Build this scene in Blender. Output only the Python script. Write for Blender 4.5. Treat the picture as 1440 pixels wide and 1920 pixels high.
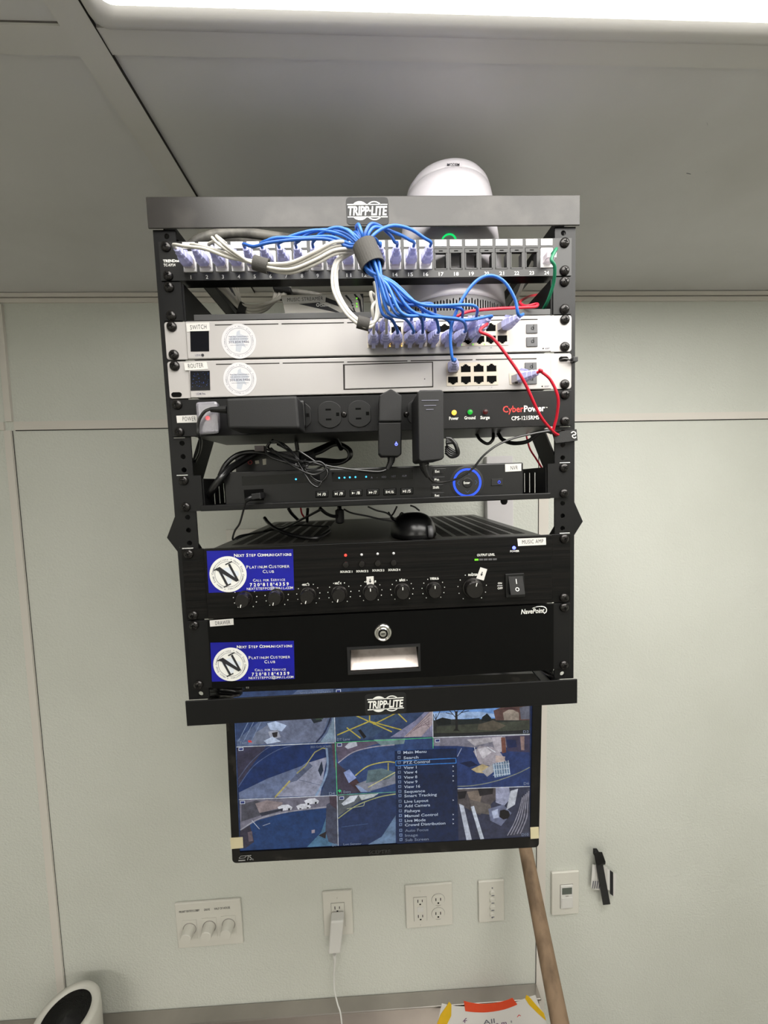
import bpy, bmesh, math, random
from mathutils import Vector, Matrix
random.seed(7)
PI = math.pi
S = bpy.context.scene
for o in list(bpy.data.objects): bpy.data.objects.remove(o, do_unlink=True)
COL = S.collection

# ------------------------------------------------------------------ camera
F = 721.0                                     # focal length in pixels of the 1440 x 1920 frame
CAM = Vector((-0.01283, -0.47452, -0.28265))
RT = Vector((0.998494, -0.042981, -0.034096))
DN = Vector((-0.037339, -0.077059, -0.996327))
FW = Vector((0.040196, 0.9961, -0.078548))
cd = bpy.data.cameras.new('camera'); cam = bpy.data.objects.new('camera', cd); COL.objects.link(cam)
cd.sensor_fit = 'VERTICAL'; cd.sensor_height = 24.0; cd.lens = 24.0*F/1920; cd.clip_start = 0.01; cd.clip_end = 50
m = Matrix.Identity(4)
for i in range(3):
    m[i][0] = RT[i]; m[i][1] = -DN[i]; m[i][2] = -FW[i]; m[i][3] = CAM[i]
cam.matrix_world = m
S.camera = cam

# ------------------------------------------------------------------ world, exposure
w = bpy.data.worlds.new('world'); S.world = w; w.use_nodes = True
w.node_tree.nodes['Background'].inputs[0].default_value = (1.0, 0.98, 0.95, 1)
w.node_tree.nodes['Background'].inputs[1].default_value = 0.05
S.view_settings.view_transform = 'Standard'; S.view_settings.look = 'None'
S.view_settings.gamma = 1.0; S.view_settings.use_curve_mapping = False
S.view_settings.exposure = 0.0
LIGHT_NEAR = 10.4      # radiance of the ceiling fixture overhead
LIGHT_FAR = 15.5       # radiance of the unseen panels added to light the lower wall

# ------------------------------------------------------------------ measuring: a pixel's ray met with a real plane
def ray(u, v): return RT*((u-720)/F) + DN*((v-960)/F) + FW
def P(u, v, Y=0.0):
    d = ray(u, v); return CAM + d*((Y-CAM.y)/d.y)
def UV(p):
    d = Vector(p)-CAM; k = d.dot(FW); return 720+F*d.dot(RT)/k, 960+F*d.dot(DN)/k
def PX(u, v, X):
    d = ray(u, v); return CAM + d*((X-CAM.x)/d.x)
def PZ(u, v, Z):
    d = ray(u, v); return CAM + d*((Z-CAM.z)/d.z)
YW = 0.465                                     # the wall behind the rack
def cz(x): return 0.160 - 0.011*x              # the ceiling, a touch out of level
def PC(u, v):
    d = ray(u, v); t = (0.160 - 0.011*CAM.x - CAM.z)/(d.z + 0.011*d.x); return CAM + d*t

# ------------------------------------------------------------------ materials
def lin(c):
    c = c/255.0
    return c/12.92 if c <= 0.04045 else ((c+0.055)/1.055)**2.4
def rgb(c): return (lin(c[0]), lin(c[1]), lin(c[2]), 1)
def mat(name, c, rough=0.5, metal=0.0, bump=None, vary=None, emit=None, estr=0.0, trans=0.0, alpha=1.0, coat=0.0, spec=0.5, stretch=None, ior=1.45):
    M = bpy.data.materials.new(name); M.use_nodes = True
    nt = M.node_tree; b = nt.nodes['Principled BSDF']
    b.inputs['Base Color'].default_value = rgb(c); b.inputs['Roughness'].default_value = rough
    b.inputs['Metallic'].default_value = metal; b.inputs['Specular IOR Level'].default_value = spec
    b.inputs['IOR'].default_value = ior
    if trans: b.inputs['Transmission Weight'].default_value = trans
    if coat: b.inputs['Coat Weight'].default_value = coat; b.inputs['Coat Roughness'].default_value = 0.05
    if alpha < 1: b.inputs['Alpha'].default_value = alpha
    if emit: b.inputs['Emission Color'].default_value = rgb(emit); b.inputs['Emission Strength'].default_value = estr
    tc = None
    def coords():
        t = nt.nodes.new('ShaderNodeTexCoord'); mp = nt.nodes.new('ShaderNodeMapping')
        nt.links.new(t.outputs['Object'], mp.inputs[0])
        if stretch: mp.inputs['Scale'].default_value = stretch
        return mp.outputs[0]
    if bump or vary: tc = coords()
    if bump:
        n = nt.nodes.new('ShaderNodeTexNoise'); n.inputs['Scale'].default_value = bump[0]; n.inputs['Detail'].default_value = 3
        nt.links.new(tc, n.inputs['Vector'])
        bp = nt.nodes.new('ShaderNodeBump'); bp.inputs['Strength'].default_value = bump[1]; bp.inputs['Distance'].default_value = bump[2]
        nt.links.new(n.outputs['Fac'], bp.inputs['Height']); nt.links.new(bp.outputs[0], b.inputs['Normal'])
    if vary:                                      # colour2, noise scale, low, high
        n = nt.nodes.new('ShaderNodeTexNoise'); n.inputs['Scale'].default_value = vary[1]; n.inputs['Detail'].default_value = 6
        nt.links.new(tc, n.inputs['Vector'])
        r = nt.nodes.new('ShaderNodeMapRange'); r.inputs[1].default_value = vary[2]; r.inputs[2].default_value = vary[3]
        nt.links.new(n.outputs['Fac'], r.inputs[0])
        mx = nt.nodes.new('ShaderNodeMix'); mx.data_type = 'RGBA'
        mx.inputs['A'].default_value = rgb(c); mx.inputs['B'].default_value = rgb(vary[0])
        nt.links.new(r.outputs[0], mx.inputs['Factor']); nt.links.new(mx.outputs['Result'], b.inputs['Base Color'])
    return M
WALL = mat('wall_panel_white', (209, 211, 204), 0.42, bump=(210, 0.6, 0.0022), vary=((200, 202, 194), 2.5, 0.4, 0.75))
BATTEN = mat('batten_white', (214, 209, 202), 0.4)
CEIL = mat('ceiling_panel', (208, 207, 206), 0.5, bump=(300, 0.15, 0.0006), vary=((196, 195, 192), 3.0, 0.45, 0.7))
CBAT = mat('ceiling_batten', (206, 204, 200), 0.45)
FLOOR = mat('floor_tile_grey', (150, 146, 138), 0.5, vary=((120, 116, 110), 8, 0.4, 0.6))
SEAM = mat('soft_seam', (104, 100, 96), 0.8)
GAP = mat('dark_gap', (40, 36, 34), 0.8)
BLK = mat('black_powder_coat', (11, 11, 12), 0.42, spec=0.35, bump=(1400, 0.25, 0.0003), vary=((20, 19, 18), 9, 0.55, 0.8))
BARM = mat('dusty_black_powder_coat', (40, 38, 36), 0.38, bump=(1500, 0.2, 0.0003), vary=((64, 61, 58), 22, 0.5, 0.8))
BPL = mat('black_plastic', (11, 11, 12), 0.38, bump=(900, 0.15, 0.0003))
BPM = mat('matt_black_plastic', (15, 15, 16), 0.6, bump=(1500, 0.3, 0.0004))
DEEP = mat('deep_black', (8, 8, 8), 0.9, spec=0.1)
PANB = mat('patch_panel_black', (24, 24, 24), 0.36)
SIL = mat('silver_painted_metal', (170, 167, 166), 0.38, metal=0.25, bump=(1200, 0.06, 0.0002), vary=((163, 159, 156), 5, 0.4, 0.7))
WLAB = mat('white_label', (196, 194, 190), 0.5)
WIN = mat('white_insert', (212, 211, 208), 0.45)
INK = mat('black_ink', (30, 30, 34), 0.6)
GINK = mat('grey_ink', (96, 96, 108), 0.6)
WINK = mat('white_ink', (215, 215, 210), 0.5)
RINK = mat('red_ink', (214, 58, 52), 0.5)
BLUEC = mat('blue_card', (10, 14, 140), 0.4, vary=((8, 10, 122), 30, 0.4, 0.7))
CHR = mat('chrome', (205, 203, 200), 0.14, metal=1.0)
PORTM = mat('port_metal', (176, 168, 156), 0.35, metal=0.7)
SCR = mat('black_screw', (36, 34, 33), 0.22, metal=0.6, spec=0.8)
DGREY = mat('dark_grey_plug', (82, 82, 84), 0.5)
SHELFM = mat('shelf_steel', (62, 62, 62), 0.4, bump=(1200, 0.2, 0.0003))
JACK = mat('white_jack', (205, 203, 204), 0.4)
BOOT = mat('purple_clear_boot', (204, 206, 246), 0.2, trans=0.4, spec=0.6)
CLR = mat('clear_plug', (225, 218, 225), 0.12, trans=0.6, spec=0.7)
CBLUE = mat('blue_cord', (38, 98, 184), 0.42)
CBLUED = mat('deep_blue_cord', (34, 84, 164), 0.42)
CWHT = mat('white_cord', (186, 183, 176), 0.45)
CGRY = mat('grey_cord', (190, 186, 176), 0.5)
CGRD = mat('thick_grey_cord', (128, 125, 118), 0.5, vary=((84, 82, 78), 40, 0.4, 0.6))
CRED = mat('red_cord', (190, 24, 46), 0.4)
CGRN = mat('green_cord', (14, 104, 72), 0.42)
CBLK = mat('black_cord', (20, 20, 21), 0.3, spec=0.7)
VEL = mat('velcro_grey_black', (62, 60, 57), 0.8, bump=(1500, 0.6, 0.0006), stretch=(1, 1, 0.2))
VELB = mat('velcro_dark', (36, 36, 36), 0.75, bump=(1500, 0.6, 0.0006))
MODW = mat('modem_white', (196, 192, 198), 0.35, coat=0.2)
MODG = mat('modem_grey', (120, 118, 120), 0.5)
AMPF = mat('brushed_black_aluminium', (6, 6, 6), 0.38, metal=0.0, spec=0.22, bump=(350, 0.5, 0.0006), vary=((16, 14, 13), 300, 0.4, 0.65), stretch=(0.02, 1, 1))
AMPT = mat('amp_case_black', (36, 34, 32), 0.36, bump=(1200, 0.2, 0.0003))
VENT = mat('vent_dark', (22, 19, 16), 0.6)
DRF = mat('drawer_black', (4, 4, 4), 0.45, spec=0.16, bump=(1600, 0.15, 0.0002))
STEEL = mat('stainless_steel', (176, 170, 164), 0.3, metal=0.9, vary=((150, 145, 140), 4, 0.4, 0.7))
PLATE = mat('white_wall_plate', (212, 210, 202), 0.35)
PLATEG = mat('plate_seam_shadow_grey', (150, 146, 140), 0.5)  # plate seams, and the painted shadow round the dimmer knobs
RACEW = mat('raceway_white', (206, 203, 206), 0.4)
WOOD = mat('weathered_wood', (132, 110, 88), 0.65, bump=(120, 0.4, 0.001), vary=((98, 80, 62), 40, 0.4, 0.65), stretch=(1, 1, 0.06))
PAPER = mat('paper_white', (214, 212, 210), 0.6)
ORNG = mat('orange_tape', (214, 70, 26), 0.5, vary=((214, 66, 22), 60, 0.4, 0.6))
YELW = mat('yellow_tape', (216, 176, 10), 0.5, vary=((222, 178, 10), 60, 0.4, 0.6))
CREAM = mat('cream_masking_tape', (206, 196, 162), 0.6)
CUPW = mat('canister_white', (200, 198, 190), 0.4)
MESHB = mat('black_mesh', (26, 25, 25), 0.6, bump=(700, 0.8, 0.001))
MONB = mat('monitor_gloss_black', (18, 18, 18), 0.22, vary=((44, 42, 40), 26, 0.58, 0.75))
CLEARC = mat('clear_switch_cover', (214, 212, 220), 0.2, trans=0.8, spec=0.6)
LINER = mat('drawer_handle_recess', (206, 196, 190), 0.42, metal=0.3, vary=((166, 152, 144), 60, 0.45, 0.7))
def glow(name, c, s, base=(20, 20, 20)): return mat(name, base, 0.4, emit=c, estr=s)
G_BLUE = glow('led_blue', (20, 70, 255), 1.6); G_CYAN = glow('led_cyan', (60, 190, 255), 2.2)
G_WBLUE = glow('led_bright_blue', (90, 100, 255), 5.0); G_GREEN = glow('led_green', (30, 200, 60), 1.0)
G_RING = glow('ring_green', (20, 220, 110), 1.2); G_AMB = glow('led_amber', (255, 190, 70), 2.2)
G_RED = glow('led_red', (255, 50, 40), 4.0); G_DRED = glow('led_red_dim', (150, 20, 20), 0.25)
G_LIME = glow('led_lime', (120, 240, 40), 1.4); G_REDGLOW = glow('led_red_switch', (255, 30, 40), 2.5)
DIFF = glow('fixture_diffuser', (255, 252, 246), LIGHT_NEAR, (240, 240, 240))
DIFF2 = glow('added_diffuser_far', (255, 250, 242), LIGHT_FAR, (240, 240, 240))  # glow of the panels added out of view

# ------------------------------------------------------------------ object helpers
ORG = {}
def link(name, me, mt, parent=None):
    o = bpy.data.objects.new(name, me); COL.objects.link(o)
    if mt is not None:
        for x in (mt if isinstance(mt, (list, tuple)) else [mt]): me.materials.append(x)
    if parent is not None:
        o.parent = parent; ORG[o.name] = ORG[parent.name]
    else: ORG[o.name] = Vector((0, 0, 0))
    return o
def obj(name, bm, mt, parent=None, label=None, bev=0, smooth=False, seg=2):
    bmesh.ops.recalc_face_normals(bm, faces=bm.faces[:])
    if parent is not None: bmesh.ops.translate(bm, verts=bm.verts[:], vec=-ORG[parent.name])
    me = bpy.data.meshes.new(name); bm.to_mesh(me); bm.free()
    if smooth:
        for p in me.polygons: p.use_smooth = True
    o = link(name, me, mt, parent)
    if bev:
        b = o.modifiers.new('bevel', 'BEVEL'); b.width = bev; b.segments = seg; b.limit_method = 'ANGLE'; b.angle_limit = 0.7
    if label: o['label'] = label
    return o
def thing(name, label, cat, loc=(0, 0, 0), group=None):
    o = bpy.data.objects.new(name, None); COL.objects.link(o); o.location = loc; o.empty_display_size = 0.02
    ORG[o.name] = Vector(loc); o['label'] = label; o['category'] = cat
    if group: o['group'] = group
    return o
def tag(o, label, cat, group=None):
    o['label'] = label; o['category'] = cat
    if group: o['group'] = group
    return o
def struct(name, bm, mt, parent=None, bev=0):
    o = obj(name, bm, mt, parent, bev=bev)
    if parent is None: o['kind'] = 'structure'
    return o
def inst(src, name, parent, delta, matl=None):
    """same mesh as src, shifted by a world vector"""
    o = bpy.data.objects.new(name, src.data); COL.objects.link(o); o.parent = parent
    ORG[o.name] = ORG[parent.name]
    o.location = Vector(src.location) + Vector(delta) + ORG[src.parent.name] - ORG[parent.name]
    for md in src.modifiers:
        b = o.modifiers.new(md.name, md.type)
        if md.type == 'BEVEL': b.width = md.width; b.segments = md.segments; b.limit_method = 'ANGLE'; b.angle_limit = md.angle_limit
    return o
def B(): return bmesh.new()
def box(bm, x0, x1, y0, y1, z0, z1):
    vs = [bm.verts.new((x, y, z)) for z in (z0, z1) for x, y in ((x0, y0), (x1, y0), (x1, y1), (x0, y1))]
    for f in ((0, 1, 2, 3), (4, 5, 6, 7), (0, 1, 5, 4), (1, 2, 6, 5), (2, 3, 7, 6), (3, 0, 4, 7)): bm.faces.new([vs[i] for i in f])
    return bm
def bx(*a): return box(B(), *a)
def prism(bm, pts, vec):
    vec = Vector(vec); a = [bm.verts.new(p) for p in pts]; b = [bm.verts.new(Vector(p)+vec) for p in pts]; n = len(a)
    bm.faces.new(a); bm.faces.new(b[::-1])
    for i in range(n): bm.faces.new((a[i], b[i], b[(i+1) % n], a[(i+1) % n]))
    return bm
def slab(px, Y, d, bm=None):
    """outline measured in pixels on the real plane y=Y, given its depth d"""
    return prism(bm or B(), [P(u, v, Y) for u, v in px], (0, d, 0))
def rect(u0, v0, u1, v1): return [(u0, v0), (u1, v0), (u1, v1), (u0, v1)]
def lathe(bm, prof, c, ax=(0, 0, 1), n=32, cap=True):
    """profile [(radius, height)] about axis ax through c"""
    ax = Vector(ax).normalized(); t = Vector((1, 0, 0)) if abs(ax.x) < 0.9 else Vector((0, 1, 0))
    e1 = ax.cross(t).normalized(); e2 = ax.cross(e1); c = Vector(c); rings = []
    for r, h in prof:
        if r < 1e-6: rings.append([bm.verts.new(c+ax*h)])
        else: rings.append([bm.verts.new(c+ax*h+(e1*math.cos(2*PI*k/n)+e2*math.sin(2*PI*k/n))*r) for k in range(n)])
    for a, b in zip(rings, rings[1:]):
        for k in range(n):
            q = (a[k % len(a)], a[(k+1) % len(a)], b[(k+1) % len(b)], b[k % len(b)])
            q = list(dict.fromkeys(q))
            if len(q) > 2: bm.faces.new(q)
    if cap:
        for r_ in (rings[0], rings[-1]):
            if len(r_) > 1: bm.faces.new(r_)
    return bm
def disc(x, z, r, Y, d, n=24, bm=None): return lathe(bm or B(), [(r, 0), (r, d)], (x, Y, z), (0, 1, 0), n)
def ring(x, z, r0, r1, Y, d, n=32, bm=None):
    return lathe(bm or B(), [(r0, 0), (r1, 0), (r1, d), (r0, d), (r0, 0)], (x, Y, z), (0, 1, 0), n, cap=False)
def spline(pts, per=7):
    pts = [Vector(p) for p in pts]; out = []; n = len(pts)
    for i in range(n-1):
        p0 = pts[max(i-1, 0)]; p1 = pts[i]; p2 = pts[i+1]; p3 = pts[min(i+2, n-1)]
        for k in range(per):
            t = k/per
            out.append(0.5*((2*p1)+(p2-p0)*t+(2*p0-5*p1+4*p2-p3)*t*t+(3*p1-p0-3*p2+p3)*t*t*t))
    out.append(pts[-1]); return out
def tube(bm, pts, r, n=8, per=7, radii=None):
    c = spline(pts, per) if per else [Vector(p) for p in pts]
    up = Vector((0.13, 0.31, 0.94)); rings = []
    for i, p in enumerate(c):
        t = (c[min(i+1, len(c)-1)]-c[max(i-1, 0)]).normalized()
        e1 = up-t*up.dot(t)
        if e1.length < 1e-3: e1 = Vector((1, 0, 0))-t*t.x
        e1.normalize(); up = e1; e2 = t.cross(e1)
        rr = r if radii is None else radii[min(int(i*len(radii)/len(c)), len(radii)-1)]
        rings.append([bm.verts.new(p+(e1*math.cos(2*PI*k/n)+e2*math.sin(2*PI*k/n))*rr) for k in range(n)])
    for a, b in zip(rings, rings[1:]):
        for k in range(n): bm.faces.new((a[k], a[(k+1) % n], b[(k+1) % n], b[k]))
    bm.faces.new(rings[0]); bm.faces.new(rings[-1][::-1])
    return bm
def plate_holes(bm, x0, x1, cells, hx, hr, y0, y1, n=12):
    """flat plate of cells (z_low, z_high, hole_z or None) with real round holes"""
    for zl, zh, hz in cells:
        if hz is None:
            box(bm, x0, x1, y0, y1, zl, zh); continue
        L = [[], [], [], []]
        for k in range(n):
            a = 2*PI*(k+0.5)/n; dx, dz = math.cos(a), math.sin(a)
            s = min((x1-hx)/dx if dx > 1e-6 else 9, (x0-hx)/dx if dx < -1e-6 else 9, (zh-hz)/dz if dz > 1e-6 else 9, (zl-hz)/dz if dz < -1e-6 else 9)
            for j, yy in enumerate((y0, y1)):
                L[j].append(bm.verts.new((hx+dx*hr, yy, hz+dz*hr))); L[2+j].append(bm.verts.new((hx+dx*s, yy, hz+dz*s)))
        corner = lambda yy: {(1, 1): (x1, yy, zh), (-1, 1): (x0, yy, zh), (-1, -1): (x0, yy, zl), (1, -1): (x1, yy, zl)}
        for k in range(n):
            k2 = (k+1) % n
            for j, yy in enumerate((y0, y1)):
                a_, b_ = L[2+j][k], L[2+j][k2]
                on = lambda v: ('x' if min(abs(v.co.x-x0), abs(v.co.x-x1)) < 1e-7 else 'z')
                f = [L[j][k], a_, b_, L[j][k2]]
                if on(a_) != on(b_):
                    sx = 1 if (a_.co.x+b_.co.x)/2 > hx else -1; sz = 1 if (a_.co.z+b_.co.z)/2 > hz else -1
                    f = [L[j][k], a_, bm.verts.new(corner(yy)[(sx, sz)]), b_, L[j][k2]]
                bm.faces.new(f)
            bm.faces.new((L[0][k], L[0][k2], L[1][k2], L[1][k]))
            bm.faces.new((L[2][k], L[2][k2], L[3][k2], L[3][k]))
    return bm

# lettering: font outline turned into a mesh and laid along a measured baseline
FONTC = {}
def text_mesh(s, bold=0.0, shear=0.0, space=1.0):
    c = bpy.data.curves.new('lettering', 'FONT'); c.body = s; c.offset = bold; c.shear = shear; c.space_character = space
    c.resolution_u = 2
    o = bpy.data.objects.new('tmp', c); COL.objects.link(o)
    dg = bpy.context.evaluated_depsgraph_get(); me = bpy.data.meshes.new_from_object(o.evaluated_get(dg))
    bpy.data.objects.remove(o, do_unlink=True); bpy.data.curves.remove(c)
    return me
def letters(s, a, b, h, Y, mt, parent, bold=0.02, shear=0.0, name='lettering', space=1.0, up=None, bm=None, keep=False):
    """a, b: world points of the baseline's ends (the text is fitted between them); h: cap height in metres"""
    bold = bold*0.6; key = (s, bold, shear, space)
    if key not in FONTC: FONTC[key] = text_mesh(s, bold, shear, space)
    me = FONTC[key]
    xs = [v.co.x for v in me.vertices]; x0, x1 = min(xs), max(xs); capy = 0.729*0.98
    a = Vector(a); b = Vector(b); ex = (b-a); L = ex.length; ex = ex/L
    ez = up if up is not None else Vector((-ex.z, 0, ex.x))
    if len(s) == 1:
        nat = (x1-x0)/capy*h; mid_ = a+ex*L/2; a = mid_-ex*nat/2; L = nat
    own = bm is None
    if own: bm = B()
    vs = [bm.verts.new(a + ex*((v.co.x-x0)/(x1-x0)*L) + ez*(v.co.y/capy*h)) for v in me.vertices]
    for v in vs: v.co.y = Y if up is None else v.co.y
    for p in me.polygons:
        try: bm.faces.new([vs[i] for i in p.vertices])
        except ValueError: pass
    if own:
        me2 = bpy.data.meshes.new(name); bmesh.ops.translate(bm, verts=bm.verts[:], vec=-ORG[parent.name]); bm.to_mesh(me2); bm.free()
        return link(name, me2, mt, parent)
def lett(s, u0, v0, u1, v1, hpx, Y, mt, parent, **k):
    """same, with the baseline's ends in pixels on plane Y"""
    a = P(u0, v0, Y); b = P(u1, v1, Y); h = (P(u0, v0-hpx, Y)-a).length
    return letters(s, a, b, h, Y, mt, parent, **k)
def sticker(px, Y, s, tb, hpx, parent, mt=WLAB, inkm=INK, bold=0.0, d=0.0004):
    st = obj('label_sticker', slab(px, Y-d, d), mt, parent)
    if s: lett(s, *tb, hpx, Y-d-0.0001, inkm, st, bold=bold, space=1.1)
    return st

# =================================================================== THE SETTING
FZ = -2.62
struct('floor', bx(-2.0, 2.0, -3.2, YW+0.1, FZ-0.05, FZ), FLOOR)
bm = prism(B(), [(-2.0, -3.2, cz(-2.0)), (2.0, -3.2, cz(2.0)), (2.0, -3.2, cz(2.0)+0.05), (-2.0, -3.2, cz(-2.0)+0.05)], (0, 3.2+YW+0.1, 0))
ceiling = struct('ceiling', bm, CEIL)
wall = struct('wall_back', bx(-2.0, 2.0, YW, YW+0.1, FZ, 0.20), WALL)
struct('wall_left', bx(-2.1, -2.0, -3.2, YW+0.1, FZ, 0.22), WALL)
struct('wall_right', bx(2.0, 2.1, -3.2, YW+0.1, FZ, 0.22), WALL)
struct('wall_front', bx(-2.1, 2.1, -3.3, -3.2, FZ, 0.22), WALL)
# cove trim where wall and ceiling meet: two stepped strips
def lineW(u0, v0, u1, v1, xa, xb):
    a = P(u0, v0, YW); b = P(u1, v1, YW); k = (b.z-a.z)/(b.x-a.x)
    return Vector((xa, 0, a.z+k*(xa-a.x))), Vector((xb, 0, a.z+k*(xb-a.x)))
def wstrip(la, lb, t, y=YW):
    a0, a1 = la; b0, b1 = lb
    return prism(B(), [(a0.x, y-t, a0.z), (a1.x, y-t, a1.z), (b1.x, y-t, b1.z), (b0.x, y-t, b0.z)], (0, t+0.001, 0))
struct('trim_1', wstrip(lineW(0, 552.2, 1440, 548.2, -1.9, 1.9), lineW(0, 559.5, 1440, 555.5, -1.9, 1.9), 0.008), BATTEN)
struct('trim_2', wstrip(lineW(0, 561, 1440, 557, -1.9, 1.9), lineW(0, 569, 1440, 565, -1.9, 1.9), 0.005), BATTEN)
struct('trim_3', wstrip(lineW(0, 559.3, 1440, 555.3, -1.9, 1.9), lineW(0, 561.2, 1440, 557.2, -1.9, 1.9), 0.002), GAP)
struct('trim_4', wstrip(lineW(22, 791, 1440, 772, -0.822, 1.9), lineW(22, 807, 1440, 785, -0.822, 1.9), 0.004), BATTEN)
struct('trim_5', wstrip(lineW(22, 807, 1440, 785, -0.822, 1.9), lineW(22, 808.4, 1440, 786.4, -0.822, 1.9), 0.0015), GAP)
struct('trim_6', wstrip(lineW(0, 792, 20, 792, -1.9, -0.845), lineW(0, 807, 20, 807, -1.9, -0.845), 0.004), BATTEN)
# vertical battens
struct('trim_7', slab([(-9, 570), (2, 570), (21.5, 790), (9, 790)], YW-0.006, 0.0065), BATTEN)
a = [P(11, 808, YW), P(24, 808, YW), P(124, 1851, YW), P(110, 1851, YW)]
ext = lambda p, q, z: p+(q-p)*((z-p.z)/(q.z-p.z))
bm = prism(B(), [Vector((p.x, YW-0.006, p.z)) for p in (a[0], a[1], ext(a[1], a[2], -2.6), ext(a[0], a[3], -2.6))], (0, 0.0065, 0))
struct('trim_8', bm, BATTEN)
a = [P(1010.5, 800, YW), P(1029, 800, YW), P(1020, 1860, YW), P(1004.5, 1860, YW)]
bm = prism(B(), [Vector((p.x, YW-0.003, p.z)) for p in (a[0], a[1], ext(a[1], a[2], -2.6), ext(a[0], a[3], -2.6))], (0, 0.0035, 0))
struct('trim_9', bm, BATTEN)
for n_, (u, v, uu, vv) in enumerate([(23.2, 808, 123, 1851), (1009.8, 800, 1003.8, 1860)]):
    p, q = P(u, v, YW), P(uu, vv, YW); q = ext(p, q, -2.6)
    struct('trim_%d' % (10+n_), prism(B(), [(p.x, YW-0.0015, p.z), (p.x+0.0014, YW-0.0015, p.z), (q.x+0.0014, YW-0.0015, q.z), (q.x, YW-0.0015, q.z)], (0, 0.002, 0)), GAP)
# ceiling battens
def cstrip(x0, x1, y0, y1, t):
    return prism(B(), [(x0, y0, cz(x0)-t), (x1, y0, cz(x1)-t), (x1, y0, cz(x1)+0.001), (x0, y0, cz(x0)+0.001)], (0, y1-y0, 0))
A1, A2 = PC(100, 0), PC(150, 0); A3, A4 = PC(310, 350), PC(373, 370)
bm = prism(B(), [(A1.x, -0.6, cz(A1.x)-0.004), (A2.x, -0.6, cz(A2.x)-0.004), (A4.x+0.0, YW-0.006, cz(A4.x)-0.004), (A3.x, YW-0.006, cz(A3.x)-0.004)], (0, 0, 0.0045))
struct('trim_12', bm, CBAT)
struct('trim_13', cstrip(A2.x+0.001, 2.0, PC(1440, 77).y, PC(700, 108).y, 0.003), CBAT)
struct('trim_14', cstrip(-2.0, A1.x+0.004, PC(60, 41).y, PC(60, 97).y, 0.003), CBAT)
p = PC(300, 240)
struct('trim_15', prism(B(), [(A2.x-0.0004, -0.6, cz(0)-0.0015), (A2.x+0.0003, -0.6, cz(0)-0.0015), (A4.x+0.0003, YW-0.006, cz(0)-0.0015), (A4.x-0.0004, YW-0.006, cz(0)-0.0015)], (0, 0, 0.006)), GAP)

struct('trim_16', prism(B(), [(A1.x-0.0006, -0.6, cz(A1.x)-0.0012), (A1.x+0.0002, -0.6, cz(A1.x)-0.0012), (A3.x+0.0002, YW-0.006, cz(A3.x)-0.0012), (A3.x-0.0006, YW-0.006, cz(A3.x)-0.0012)], (0, 0, 0.002)), SEAM)
ye0, ye1 = PC(1440, 77).y, PC(700, 108).y
struct('trim_17', cstrip(A2.x+0.001, 2.0, ye1, ye1+0.0007, 0.0012), SEAM)
struct('trim_18', cstrip(-2.0, A1.x, PC(60, 97).y, PC(60, 97).y+0.0007, 0.0012), SEAM)
struct('trim_19', cstrip(-2.0, A1.x, PC(60, 41).y-0.0010, PC(60, 41).y, 0.0008), SEAM)
# ceiling light fixtures: housing, sloped lens frame, luminous diffuser
def fixture(name, label, x0, x1, y0, y1, h, dm, grp=None, fy=0.03, fx=0.02):
    t = thing(name, label, 'ceiling light', ((x0+x1)/2, (y0+y1)/2, cz(0)), grp)
    bm = B(); prof = [(0.0, 0.0), (0.06, 0.006), (0.35, 0.0085), (0.75, 0.0075), (1.0, 0.004)]   # domed frame: share of its width, drop
    rings = []
    for s_, d in prof:
        ax_, ay_ = x0+fx*s_, x1-fx*s_; bx_, by_ = y0+fy*s_, y1-fy*s_; rc = 0.012; pts = []
        for cx, cy, a0 in ((ay_-rc, by_-rc, 0), (ax_+rc, by_-rc, 90), (ax_+rc, bx_+rc, 180), (ay_-rc, bx_+rc, 270)):
            for k in range(6): a = math.radians(a0+18*k); pts.append((cx+rc*math.cos(a), cy+rc*math.sin(a)))
        if s_ == 0.0: pts = [(min(max(p[0], x0), x1), p[1]) for p in pts]
        rings.append([bm.verts.new((p[0], p[1], cz(p[0])-d)) for p in pts])
    for r0, r1 in zip(rings, rings[1:]):
        for k in range(24): bm.faces.new((r0[k], r0[(k+1) % 24], r1[(k+1) % 24], r1[k]))
    last = [v.co.copy() for v in rings[-1]]
    obj('housing', bm, CBAT, t, smooth=True)
    obj('diffuser', prism(B(), [(p.x, p.y, p.z+0.0002) for p in last], (0, 0, 0.002)), dm, t)
    obj('seal', prism(B(), [(x0+0.006, y1-0.001, cz(x0)-0.003), (x1-0.006, y1-0.001, cz(x1)-0.003), (x1-0.006, y1+0.0012, cz(x1)-0.003), (x0+0.006, y1+0.0012, cz(x0)-0.003)], (0, 0, 0.004)), CREAM, t)
    return t
yf = PC(800, 61).y
fixture('ceiling_light', 'luminous white ceiling light panel right above the rack at the top edge', PC(181, 43).x, 0.99, yf-0.62, yf-0.0005, 0.024, DIFF, fy=yf-PC(760, 17).y, fx=0.016)
fixture('ceiling_light', 'added unseen light panel behind the camera at left, brightening the lower wall', -1.7, -0.6, -2.4, -1.8, 0.03, DIFF2, 'added unseen lights behind the camera')  # this panel and the next are added, unseen, to brighten the lower wall
fixture('ceiling_light', 'added unseen light panel behind the camera at right, brightening the lower wall', 0.5, 1.7, -2.4, -1.8, 0.03, DIFF2, 'added unseen lights behind the camera')

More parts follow.
